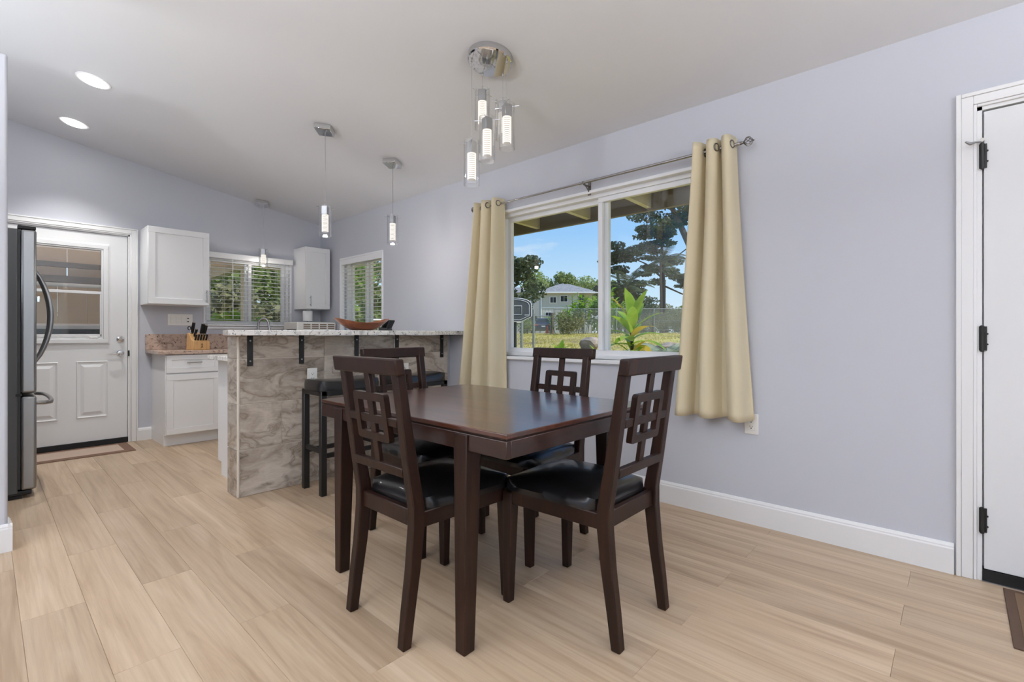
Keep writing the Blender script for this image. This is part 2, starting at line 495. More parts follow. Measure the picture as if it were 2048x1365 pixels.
# baseboards (moulded top)
def baseboard(name, p0, p1, nrm, h=.135, th=.016):
    mb = MB(); p0, p1, n = Vector(p0), Vector(p1), Vector(nrm)
    prof = [(0, 0), (th, 0), (th, h - .024), (th - .003, h - .018), (th - .003, h - .012), (.006, h), (0, h)]
    vs = [p + n * a + Vector((0, 0, z)) for p in (p0, p1) for a, z in prof]
    k = len(prof)
    mb.add(vs, [tuple(range(k))[::-1], tuple(range(k, 2*k))] + [(i, (i+1) % k, k+(i+1) % k, k+i) for i in range(k)])
    return struct(mb.build(name, M['trim']))
baseboard('baseboard_right', (W, 0.012, 0), (W, 3.43, 0), (-1, 0, 0))
baseboard('baseboard_back', (1.036, D, 0), (1.15, D, 0), (0, -1, 0), h=.125)
baseboard('baseboard_partition', (XL, 3.435, 0), (.098, 3.435, 0), (0, -1, 0))
baseboard('baseboard_partition_end', (.082, 3.42, 0), (.082, 3.56, 0), (1, 0, 0))

# ------------------------------------------------------------------ casing helper
def casing(mb, plane, o0, o1, top, w=.068, th=.018, side=-1, horiz='y', left=True, right=True):
    # moulded casing around an opening o0..o1 up to top on a plane; three stepped strips
    steps = [(0, .012, th * .55), (.012, .05, th * .8), (.05, w, th)]
    def strip(u0, u1, z0, z1, t):
        a, b2 = sorted((plane, plane + side * t))
        if horiz == 'y': mb.box(a, b2, u0, u1, z0, z1)
        else: mb.box(u0, u1, a, b2, z0, z1)
    for d0, d1, t in steps:
        if left: strip(o0 - d1, o0 - d0, 0, top + d1, t)
        if right: strip(o1 + d0, o1 + d1, 0, top + d1, t)
        strip(o0 - d0, o1 + d0, top + d0, top + d1, t)

# ------------------------------------------------------------------ entry door (window wall)
d2 = struct(thing('door_2', 'flat white entry door with black hinges', None, (W, -0.53, 0)))
mb = MB(); casing(mb, 0, -.46, .47 - .002, 2.05, side=-1)
mb.build('casing', M['trim'], d2, bevel=.002, seg=1)
mb = MB().box(0, .14, .452, .468, 0, 2.05).box(0, .14, -.46, -.445, 0, 2.05).box(0, .14, -.46, .468, 2.035, 2.05)
mb.build('jamb', M['trim'], d2)
MB().box(.048, .075, .425, .453, 0, 2.04).build('stop_bead', M['trim'], d2)
MB().box(.048, .075, -.445, -.42, 0, 2.04).build('stop_bead', M['trim'], d2)
MB().box(.048, .075, -.42, .425, 2.01, 2.036).build('stop_bead', M['trim'], d2)
MB().box(.004, .046, -.442, .447, .052, 2.028).build('panel', M['door'], d2, bevel=.002, seg=1)
MB().box(-.004, .05, -.445, .452, .004, .05).build('threshold_sweep', M['black'], d2)
MB().box(-.012, .05, -.445, .452, 0, .004).build('sill_plate', M['nickel'], d2)
for k, zc in enumerate((1.835, 1.047, .262)):
    h = MB().cyl((-.006, .4525, zc - .054), (-.006, .4525, zc + .054), .0075, n=12)
    for q in (-.055, .055): h.cyl((-.006, .4525, zc + q - .002), (-.006, .4525, zc + q + .002), .005, n=10)
    h.box(-.004, .006, .45, .462, zc - .052, zc + .052)
    h.box(-.002, .005, .437, .452, zc - .052, zc + .052)
    ho = h.build('hinge', M['iron'], d2)
    for q in (.02, -.025): MB().cyl((-.006, .436, zc + q), (-.001, .436, zc + q), .004, n=8).build('screw', M['iron'], ho)
# hinge-pin door stop
st = MB().tube([(-.012, .452, 1.895), (-.03, .475, 1.893), (-.048, .49, 1.885), (-.06, .505, 1.893)], [.003, .004, .007, .004], n=8)
so = st.build('door_stop', M['nickel'], d2)
MB().cyl((-.02, .452, 1.9), (-.006, .452, 1.906), .007, n=10).build('stop_bumper', M['plastic'], so)
# casing top needs only the far side here; baseboard dies into it

# ------------------------------------------------------------------ kitchen door with glass
d1 = struct(thing('door_1', 'white half-glass kitchen door with chrome lever', None, (0.514, D, 0)))
L0, L1 = -.464, .464
mb = MB(); casing(mb, 0, L0, L1, 2.035, w=.062, side=-1, horiz='x', left=True)
mb.build('casing', M['trim'], d1, bevel=.002, seg=1)
MB().box(L0, L0+.014, 0, .15, 0, 2.035).box(L1-.014, L1, 0, .15, 0, 2.035).box(L0, L1, 0, .15, 2.022, 2.035).build('jamb', M['trim'], d1)
for a_, b_, c_, e_ in ((L0+.01, L0+.035, 0, 2.03), (L1-.035, L1-.01, 0, 2.03), (L0+.03, L1-.03, 2.0, 2.025)):
    MB().box(a_, b_, .058, .085, c_, e_).build('stop_bead', M['trim'], d1)
gx0, gx1, gz0, gz1 = -.255, .25, 1.04, 1.86
mb = MB(); yd0, yd1 = .012, .056
wall_cells(mb, L0+.017, L1-.017, .052, 2.018, [(gx0, gx1, gz0, gz1)], lambda a, b2, c, d: mb.box(a, b2, yd0, yd1, c, d))
mb.build('slab', M['door'], d1)
# lite frame: proud moulding round the glass
mb = MB()
for o_, i_, t_ in ((.062, .034, .008), (.05, .012, .018), (.012, -.002, .012)):
    mb.box(gx0-o_, gx1+o_, yd0-t_, yd0+.001, gz0-o_-.014, gz0-i_-.014).box(gx0-o_, gx1+o_, yd0-t_, yd0+.001, gz1+i_, gz1+o_)
    mb.box(gx0-o_, gx0-i_, yd0-t_, yd0+.001, gz0-i_-.014, gz1+i_).box(gx1+i_, gx1+o_, yd0-t_, yd0+.001, gz0-i_-.014, gz1+i_)
mb.build('lite_frame', M['door'], d1, bevel=.003, seg=2)
MB().box(gx0, gx1, yd0-.01, yd0+.016, 1.44, 1.466).box(gx0, gx1, yd0-.008, yd0+.004, gz0-.006, gz0+.02).box(gx0-.001, gx0+.012, yd0-.008, yd0+.01, gz0, 1.45).box(gx1-.012, gx1+.001, yd0-.008, yd0+.01, gz0, 1.45).build('sash_rail', M['door'], d1, bevel=.002, seg=1)
MB().box(gx0+.01, gx1-.01, yd0+.004, yd0+.008, gz0+.018, 1.442).build('pane', M['pane'], d1)
MB().box(gx0, gx1, yd0+.022, yd0+.026, 1.455, gz1).build('pane', M['pane'], d1)
MB().box(gx1-.09, gx1-.03, yd0-.016, yd0-.006, gz0-.016, gz0-.004).build('sash_latch', M['plastic'], d1, bevel=.002)
# two raised panels
for a, b2 in ((.075, .29), (-.275, -.06)):
    p = MB()
    z0, z1 = .28, .8
    def ring(i, yy): return [(a+i, yy, z0+i), (b2-i, yy, z0+i), (b2-i, yy, z1-i), (a+i, yy, z1-i)]
    vs = ring(0, yd0-.001) + ring(.012, yd0+.006) + ring(.024, yd0+.006) + ring(.05, yd0-.004)
    fs = []
    for k in range(3):
        for i in range(4): fs.append((k*4+i, k*4+(i+1) % 4, k*4+4+(i+1) % 4, k*4+4+i))
    fs.append((12, 13, 14, 15))
    vs = [(v_[0], v_[1]-.007, v_[2]) for v_ in vs]
    vs2 = ring(-.006, yd0+.0005)
    p.add(vs, fs); p.add(vs2 + vs[:4], [(i, (i+1) % 4, 4+(i+1) % 4, 4+i) for i in range(4)])
    p.build('raised_panel', M['door'], d1)
MB().box(L0+.015, L1-.014, -.004, .06, .004, .05).build('threshold_sweep', M['black'], d1)
lk = MB().lathe([(0, .02), (.014, .02), (.016, .012), (.03, .008), (.031, 0)], n=20).build('deadbolt', M['chrome'], d1, loc=(.392, yd0, 1.012)); lk.rotation_euler = (R(90), 0, 0)
MB().box(-.016, .016, -.004, .004, .018, .03).build('thumb_turn', M['chrome'], lk, bevel=.002)
lv = MB().lathe([(0, .014), (.024, .012), (.031, .004), (.031, 0)], n=20).build('lever_handle', M['chrome'], d1, loc=(.392, yd0, .875)); lv.rotation_euler = (R(90), 0, 0)
MB().cyl((0, 0, .01), (0, 0, .05), .009, n=10).tube([(0, 0, .048), (-.03, -.002, .052), (-.075, -.006, .05), (-.11, 0, .048)], [.009, .008, .007, .005], n=8).build('lever', M['chrome'], lv)
MB().box(L1-.016, L1-.004, -.006, .004, .845, .9).build('strike_plate', M['iron'], d1)
# etched lettering strip on the lower pane edge (vertical maker stamp)

# ------------------------------------------------------------------ windows
def slider_window(name, label, horiz, plane, u0, u1, z0, z1, sgn, sill=True, rail=.036, mid=None, dep=0.0):
    mid = (u0 + u1) / 2 if mid is None else mid
    w = struct(thing(name, label, None, (0, 0, 0)))
    def bx(mb, a, b2, d0, d1, c0, c1):
        if d0 > .03: d0, d1 = d0 + dep, d1 + dep
        p, q = sorted((plane + sgn * d0, plane + sgn * d1))
        if horiz == 'y': mb.box(p, q, a, b2, c0, c1)
        else: mb.box(a, b2, p, q, c0, c1)
    def frame(a, b2, c0, c1, d0, d1, t, nm, par, mt):
        mb = MB()
        bx(mb, a, b2, d0, d1, c0, c0+t); bx(mb, a, b2, d0, d1, c1-t, c1)
        bx(mb, a, a+t, d0, d1, c0+t, c1-t); bx(mb, b2-t, b2, d0, d1, c0+t, c1-t)
        return mb.build(nm, mt, par, bevel=.003, seg=2)
    # drywall return lining + thin casing bead
    mb = MB()
    for a, b2, c0, c1 in ((u0-.022, u1+.022, z1-.003, z1+.02), (u0-.022, u0+.003, z0, z1-.003), (u1-.003, u1+.022, z0, z1-.003)):
        bx(mb, a, b2, -.012, .04, c0, c1)
    mb.build('window_casing', M['vinyl'], w, bevel=.004, seg=2)
    frame(u0, u1, z0, z1, .035, .13, .03, 'window_frame', w, M['vinyl'])
    s1 = frame(mid-.03, u1-.028, z0+.028, z1-.028, .085, .118, rail, 'fixed_sash', w, M['vinyl'])
    s2 = frame(u0+.028, mid+.035, z0+.028, z1-.028, .05, .082, rail, 'sliding_sash', w, M['vinyl'])
    mb = MB(); bx(mb, mid-.03+rail-.004, u1-.028-rail+.004, .1, .104, z0+.028+rail-.004, z1-.028-rail+.004); mb.build('pane', M['pane'], s1)
    mb = MB(); bx(mb, u0+.028+rail-.004, mid+.035-rail+.004, .064, .068, z0+.028+rail-.004, z1-.028-rail+.004); mb.build('pane', M['pane'], s2)
    if sill:
        mb = MB(); bx(mb, u0-.03, u1+.03, -.03, .06, z0-.026, z0); bx(mb, u0-.03, u1+.03, -.014, 0, z0-.034, z0-.026)
        mb.build('window_sill', M['vinyl'], w, bevel=.003, seg=2)
    return w
slider_window('window_1', 'wide white sliding window looking onto the yard', 'y', W, *W1[:2], W1[2], W1[3], 1, mid=1.858)
slider_window('window_2', 'white kitchen window over the sink behind open blinds', 'x', D, *W2, 1)
slider_window('window_3', 'narrow white side window beyond the bar', 'y', W, *W3, 1, dep=.028)

# unseen glazing added to bring in light behind the viewer: plain frames
g = struct(thing('window_4', 'glass doors of the living room', None))
MB().box(HF[0], HF[1], YF-.1, YF-.04, 0, .06).box(HF[0], HF[1], YF-.1, YF-.04, 2.24, 2.3).box(HF[0], HF[0]+.06, YF-.1, YF-.04, .06, 2.24).box(HF[1]-.06, HF[1], YF-.1, YF-.04, .06, 2.24).box(-.23, -.17, YF-.1, YF-.04, .06, 2.24).build('window_frame', M['vinyl'], g)
g = struct(thing('window_5', 'side window of the living room', None))
MB().box(XL-.1, XL-.04, HL[0], HL[1], .9, .95).box(XL-.1, XL-.04, HL[0], HL[1], 2.15, 2.2).box(XL-.1, XL-.04, HL[0], HL[0]+.05, .95, 2.15).box(XL-.1, XL-.04, HL[1]-.05, HL[1], .95, 2.15).build('window_frame', M['vinyl'], g)

# ------------------------------------------------------------------ blinds
def blind(name, label, horiz, plane, u0, u1, z0, z1, sgn, pitch=.0435):
    # sgn: +1 the slats sit in the reveal towards +plane axis, -1 towards the room
    t_ = thing(name, label, 'blind', ((plane, (u0+u1)/2, z0) if horiz == 'y' else ((u0+u1)/2, plane, z0)), 0)
    h = (u1 - u0) / 2
    def bx(mb, a, b2, d0, d1, c0, c1):
        if horiz == 'y': mb.box(d0, d1, a, b2, c0, c1)
        else: mb.box(a, b2, d0, d1, c0, c1)
    H = z1 - z0
    mb = MB(); bx(mb, -h-.012, h+.012, -.062, -.05, H-.062, H); bx(mb, -h-.012, -h, -.05, -.002, H-.062, H); bx(mb, h, h+.012, -.05, -.002, H-.062, H)
    mb.build('valance', M['vinyl'], t_, bevel=.004, seg=2)
    mb = MB(); bx(mb, -h, h, -.048, -.003, H-.05, H-.012); mb.build('headrail', M['vinyl'], t_)
    slat = MB(); bx(slat, -h, h, -.05, -.002, -.0012, .0012)
    first = None
    z = .03
    while z < H - .07:
        if first is None:
            first = slat.build('slat', M['vinyl'], t_, bevel=0); first.location = (0, 0, z)
        else:
            o = first.copy(); COL.objects.link(o); o.location = (0, 0, z)
        z += pitch
    mb = MB(); bx(mb, -h, h, -.05, -.002, 0, .016); mb.build('bottom_rail', M['vinyl'], t_, bevel=.003)
    for q in (-.62, 0.05, .62):
        for dd in (-.0505, -.0015):
            mb = MB()
            a = (dd, q*h, .0) if horiz == 'y' else (q*h, dd, .0)
            b2 = (dd, q*h, H-.04) if horiz == 'y' else (q*h, dd, H-.04)
            mb.cyl(a, b2, .0009, n=5); mb.build('ladder_cord', M['cord'], t_)
    return t_
blind('window_blind', 'white open slat blind over the kitchen sink window', 'x', D-.002, 1.625, 2.535, 1.15, 1.955, -1)
blind('window_blind', 'white open slat blind on the narrow side window beyond the bar', 'y', W+.055, 4.6, 5.46, 1.03, 1.948, -1)
bl = [o for o in bpy.data.objects if o.name == 'window_blind'][0]
MB().cyl((-.2, -.07, .08), (-.2, -.06, .75), .0035, n=6).build('tilt_wand', M['vinyl'], bl)
MB().tube([(.36, -.066, .78), (.362, -.066, .45)], .0012, n=5).build('lift_cord', M['cord'], bl)

# ------------------------------------------------------------------ breakfast bar
BX0, BX1, BY0, BY1, BZ = 1.113, 2.868, 3.43, 3.62, 1.05
bar = thing('breakfast_bar', 'tiled breakfast bar wall in taupe stone-look tile with black brackets', 'bar wall', ((BX0+BX1)/2, 3.52, 0))
bo = Vector(bar.location)
def loc(p): return (p[0]-bo.x, p[1]-bo.y, p[2]-bo.z)
def lbox(mb, x0, x1, y0, y1, z0, z1): return mb.box(x0-bo.x, x1-bo.x, y0-bo.y, y1-bo.y, z0-bo.z, z1-bo.z)
lbox(MB(), BX0+.006, BX1, BY0+.006, BY1, 0, BZ).build('core', M['grout'], bar)
lbox(MB(), BX1, W+.01, BY0+.03, BY1, 0, BZ).build('painted_stub', M['wall'], bar)
rows = [(0.0, .3035), (.3065, .602), (.605, .9), (.903, 1.049)]
starts = [(1.694,), (1.392, 1.99, 2.59), (1.694, 2.29), (1.694, 2.29)]
starts[0] = (1.694, 2.29)
gw = .0019
for (z0, z1), js in zip(rows, starts):
    xs = [BX0 + .012] + list(js) + [BX1]
    for a, b2 in zip(xs, xs[1:]):
        lbox(MB(), a+gw, b2-gw, BY0, BY0+.008, z0+gw, z1-gw).build('tile', M['tile'], bar, bevel=.0012, seg=1)
    lbox(MB(), BX0-.001, BX0+.008, BY0+.012, BY1, z0+gw, z1-gw).build('tile', M['tile'], bar, bevel=.0012, seg=1)
# give alike tiles their own origin so the stone pattern differs
lbox(MB(), BX0-.002, BX0+.012, BY0-.001, BY0+.012, 0, 1.049).build('corner_trim', M['grout'], bar, bevel=.003, seg=2)
for x in (1.187, 1.527, 1.955, 2.322, 2.797):
    b_ = MB()
    w_ = .018
    lbox(b_, x-w_, x+w_, BY0-.006, BY0-.0005, .853, 1.054)
    lbox(b_, x-w_, x+w_, BY0-.17, BY0-.0005, 1.0525, 1.0553)
    bk = b_.build('bracket', M['iron'], bar, bevel=.002, seg=1)
    for z in (1.02, .885): MB().cyl(loc((x, BY0-.009, z)), loc((x, BY0-.005, z)), .0055, n=10).build('screw', M['nickel'], bk)
# granite bar top with an angled end
mb = MB().prism([(1.0, 3.24), (W-.002, 3.24), (W-.002, 3.66), (1.095, 3.66)], 'z', 1.0555, 1.09)
tag(mb.build('granite_bar_counter', M['granite'], bevel=.004, seg=2), 'long white speckled granite top of the breakfast bar', 'countertop')

# outlets and switches
def outlet(label, loc_, n, horiz=False, slots=True, decora=True):
    # plate on a wall; n = outward normal axis ('-x' or '-y'); single gang
    o = thing('wall_outlet', label, 'outlet', loc_, {'-y': 0, '-x': R(-90)}[n])
    MB().box(-.037, .037, -.006, 0, -.058, .058).build('plate', M['plastic'], o, bevel=.003, seg=2)
    rc = MB().box(-.017, .017, -.0085, -.005, -.034, .034).build('receptacle', M['plastic'], o, bevel=.002, seg=1)
    for zc in (.017, -.017):
        MB().box(-.0075, -.0055, -.0095, -.008, zc, zc+.008).box(.0055, .0075, -.0095, -.008, zc, zc+.007).cyl((0, -.0095, zc-.006), (0, -.008, zc-.006), .003, n=10).build('socket', M['black'], rc)
    return o
outlet('white wall outlet on the grey wall under the hem of the curtain', (W, .853, .56), '-x')
outlet('white outlet on the bar tile above the black stool by the tiled end', (1.604, BY0-.0005, .76), '-y')
outlet('white outlet on the bar tile above the black stool by the wall', (2.40, BY0-.0005, .76), '-y')
sp = thing('switch_plate', 'white wall switch plate under the upper cabinet by the kitchen door', 'switch plate', (1.398, D, 1.21))
MB().box(-.112, .112, -.006, 0, -.06, .06).build('plate', M['plastic'], sp, bevel=.003)
for k, x in enumerate((-.068, -.022, .024, .07)):
    r_ = MB().box(x-.017, x+.017, -.009, -.005, -.034, .034).build('rocker' if k < 3 else 'receptacle', M['plastic'], sp, bevel=.002)
    if k == 3:
        for zc in (.017, -.017):
            MB().box(x-.0075, x+.0075, -.0098, -.0085, zc-.006, zc+.005).build('socket', M['dark_grey'], r_, bevel=.002)

# ------------------------------------------------------------------ cabinets
def shaker(mb, x0, x1, z0, z1, y, th=.02, rail=.056, rec=.008):
    # door face towards -y at plane y (front) with a recessed panel
    mb.box(x0, x1, y, y+th, z0, z0+rail).box(x0, x1, y, y+th, z1-rail, z1).box(x0, x0+rail, y, y+th, z0+rail, z1-rail).box(x1-rail, x1, y, y+th, z0+rail, z1-rail)
    mb.box(x0+rail, x1-rail, y+rec, y+th, z0+rail, z1-rail)
def bar_handle(mb, p0, p1, out):
    p0, p1, out = Vector(p0), Vector(p1), Vector(out); d = (p1-p0)
    mb.cyl(p0+out, p1+out, .0055, n=10)
    for k in (.15, .85): mb.cyl(p0+d*k, p0+d*k+out, .004, n=8)
def upper_cab(label, x0, x1, z0, z1, handle_x):
    c = thing('upper_cabinet', label, 'cabinet', (x0, D, z0))
    w, h = x1-x0, z1-z0
    MB().box(0, w, -.31, -.001, 0, h).build('body', M['cab'], c, bevel=.001, seg=1)
    mb = MB(); shaker(mb, .004, w-.004, .003, h-.003, -.332)
    dr_ = mb.build('door', M['cab'], c, bevel=.0015, seg=1)
    mb = MB(); bar_handle(mb, (handle_x-x0, -.332, .03), (handle_x-x0, -.332, .155), (0, -.026, 0)); mb.build('handle', M['nickel'], dr_)
    return c
upper_cab('white shaker wall cabinet between the kitchen door and sink window', 1.06, 1.58, 1.352, 2.1, 1.55)
upper_cab('narrow white shaker wall cabinet in the kitchen corner', 2.582, 2.885, 1.36, 2.1, 2.632)
# base cabinet by the kitchen door
c = thing('base_cabinet', 'white shaker base cabinet with drawer beside the kitchen door', 'cabinet', (1.15, D, 0))
MB().box(0, .455, -.555, -.001, .105, .868).box(0, .455, -.5, -.001, 0, .105).build('body', M['cab'], c, bevel=.001, seg=1)
mb = MB(); shaker(mb, .006, .452, .115, .68, -.577); do_ = mb.build('door', M['cab'], c, bevel=.0015, seg=1)
mb = MB(); shaker(mb, .006, .452, .694, .862, -.577, rail=.045); dw_ = mb.build('drawer', M['cab'], c, bevel=.0015, seg=1)
mb = MB(); bar_handle(mb, (.165, -.577, .79), (.29, -.577, .79), (0, -.026, 0)); mb.build('handle', M['nickel'], dw_)
# run of sink base cabinets beyond, mostly behind the bar
c = thing('sink_cabinet', 'white base cabinet run under the sink behind the bar', 'cabinet', (1.606, D, 0))
MB().box(0, 1.3, -.555, -.001, .105, .868).box(0, 1.3, -.5, -.001, 0, .105).build('body', M['cab'], c)
for k in range(3):
    mb = MB(); shaker(mb, .005+k*.43, .425+k*.43, .115, .862, -.577); mb.build('door', M['cab'], c, bevel=.0015, seg=1)
# counter along the kitchen wall with clipped corner, plus backsplash
ct = thing('counter_top', 'brown speckled granite counter with backsplash on the kitchen wall', 'countertop', (1.1, D, .87))
MB().prism([(0, -.001), (0, -.555), (.045, -.6), (1.81, -.6), (1.81, -.001)], 'z', 0, .034).build('slab', M['granite_w'], ct, bevel=.004, seg=2)
MB().box(0, 1.81, -.022, -.001, .034, .19).build('backsplash', M['granite_w'], ct, bevel=.003, seg=1)
# peninsula cabinets and lower counter behind the bar
c = thing('peninsula_cabinet', 'white end panel of the cabinets behind the breakfast bar', 'cabinet', (1.215, BY1, 0))
MB().box(0, 1.68, .002, .545, .1, .87).box(.0, 1.68, .002, .47, 0, .1).build('body', M['cab'], c, bevel=.001, seg=1)
for k in range(3):
    mb = MB(); mb.box(.005+k*.55, .54+k*.55, .546, .565, .115, .862); mb.build('door', M['cab'], c, bevel=.002, seg=1)
mb = MB().box(1.15, W-.005, BY1+.002, 4.19, .872, .905)
tag(mb.build('peninsula_counter', M['granite'], bevel=.004, seg=2), 'lower white granite counter behind the breakfast bar', 'countertop')

# ------------------------------------------------------------------ refrigerator
fr = thing('refrigerator', 'stainless french door refrigerator with dark grey side', 'refrigerator', (-.18, 4.87, 0))
def fb(mb, x0, x1, y0, y1, z0, z1): return mb.box(x0+.18, x1+.18, y0-4.87, y1-4.87, z0, z1)
fb(MB(), -.52, .15, 4.45, 5.29, .035, 1.745).build('body', M['fridge_side'], fr, bevel=.006)
fb(MB(), -.5, .17, 4.46, 5.28, 0, .036).build('base_grille', M['black'], fr)
fb(MB(), .06, .215, 4.452, 4.53, .02, .05).build('foot_cover', M['black'], fr, bevel=.006)
for y0, y1 in ((4.45, 4.865), (4.875, 5.29)):
    dd = fb(MB(), .163, .238, y0, y1, .68, 1.745).build('door', M['steel'], fr, bevel=.014, seg=3)
    yy = 4.815 if y0 < 4.5 else 4.925
    pts = []
    for k in range(13):
        s_ = k/12; zz = .86 + s_*.66
        pts.append((.238+.18+.006+.088*math.sin(math.pi*s_)**.75, yy-4.87, zz))
    MB().tube(pts, [.011+.004*math.sin(math.pi*k/12) for k in range(13)], n=10).build('handle', M['steel'], dd)
dw_ = fb(MB(), .163, .238, 4.45, 5.29, .05, .66).build('freezer_drawer', M['steel'], fr, bevel=.014, seg=3)
pts = [(.418, 4.5-4.87, .61), (.46, 4.505-4.87, .606), (.492, 4.55-4.87, .604), (.505, 4.7-4.87, .603), (.508, 0, .603), (.505, 5.04-4.87, .603), (.492, 5.19-4.87, .604), (.46, 5.235-4.87, .606), (.418, 5.24-4.87, .61)]
MB().tube(pts, .013, n=10).build('handle', M['steel'], dw_)
fb(MB(), .15, .235, 4.452, 4.52, 1.746, 1.77).build('hinge_cover', M['black'], fr, bevel=.005)
fb(MB(), .14, .17, 4.448, 5.29, .662, .678).build('seam_gasket', M['black'], fr)
fb(MB(), .15, .163, 4.455, 5.285, .06, 1.74).build('door_gasket', M['dark_grey'], fr)
fb(MB(), .245, .262, 4.60, 4.62, 1.28, 1.32).build('badge_clip', M['chrome'], fr, bevel=.003)

# ------------------------------------------------------------------ mats
def mat_rug(label, x0, x1, y0, y1, field, border, bw):
    o = thing('door_mat', label, 'mat', ((x0+x1)/2, (y0+y1)/2, 0))
    hx, hy = (x1-x0)/2, (y1-y0)/2
    MB().box(-hx, hx, -hy, hy, .0005, .006).build('border', border, o, bevel=.002)
    MB().box(-hx+bw, hx-bw, -hy+bw, hy-bw, .004, .0085).build('field', field, o, bevel=.002)
M['mat_tan'] = plain('mat_tan', srgb(186, 164, 148), .95, bump=.8, bscale=160)
M['mat_brown'] = plain('mat_brown', srgb(120, 92, 76), .9, bump=.5, bscale=200)
M['mat_coir'] = plain('mat_coir', srgb(112, 88, 66), .95, bump=1.0, bscale=180)
M['mat_edge'] = plain('mat_edge', srgb(84, 64, 50), .9, bump=.5, bscale=200)
mat_rug('tan door mat with brown border in front of the kitchen door', .16, .945, 5.515, 5.98, M['mat_tan'], M['mat_brown'], .075)
mat_rug('brown coir mat at the foot of the flat entry door', 2.362, 2.885, -.98, -.14, M['mat_coir'], M['mat_edge'], .03)
# ------------------------------------------------------------------ dining table
tb = thing('dining_table', 'dark espresso square dining table with a glossy top', 'table', (1.54, 1.6125, 0))
hx, hy = .46, .5975
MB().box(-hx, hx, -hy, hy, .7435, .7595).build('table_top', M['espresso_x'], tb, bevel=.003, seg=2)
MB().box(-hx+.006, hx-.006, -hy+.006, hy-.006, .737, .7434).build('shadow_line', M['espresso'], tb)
ap = .022
wside = wood_mat('espresso_wood_side', srgb(28, 13, 8), srgb(44, 22, 14), srgb(60, 32, 21), .34, .7, .2, 'y')
for xa_ in (-hx, hx-ap): MB().box(xa_, xa_+ap, -hy, hy, .681, .737).build('side_apron', wside, tb, bevel=.002, seg=1)
wend = wood_mat('espresso_wood_end', srgb(28, 13, 8), srgb(44, 22, 14), srgb(60, 32, 21), .34, .7, .2, 'x')
for ya_ in (-hy, hy-ap): MB().box(-hx+ap, hx-ap, ya_, ya_+ap, .681, .737).build('end_apron', wend, tb, bevel=.002, seg=1)
for sx_ in (-1, 1):
    for yc in (-.392, .432):
        t0x, t0y, b0x, b0y = .072, .066, .048, .046
        xo = sx_ * (hx + .008)
        xi_t, xi_b = xo - sx_ * t0x, xo - sx_ * b0x
        ya, yb_ = yc - t0y/2, yc + t0y/2
        yc0 = yc - (b0y/2) * 1.0; yc1 = yc + b0y/2
        xa_t, xb_t = sorted((xo, xi_t)); xa_b, xb_b = sorted((xo, xi_b))
        MB().hexa([(xa_b, yc0, 0), (xb_b, yc0, 0), (xb_b, yc1, 0), (xa_b, yc1, 0), (xa_t, ya, .735), (xb_t, ya, .735), (xb_t, yb_, .735), (xa_t, yb_, .735)]).build('leg', M['espresso'], tb, bevel=.004, seg=2)

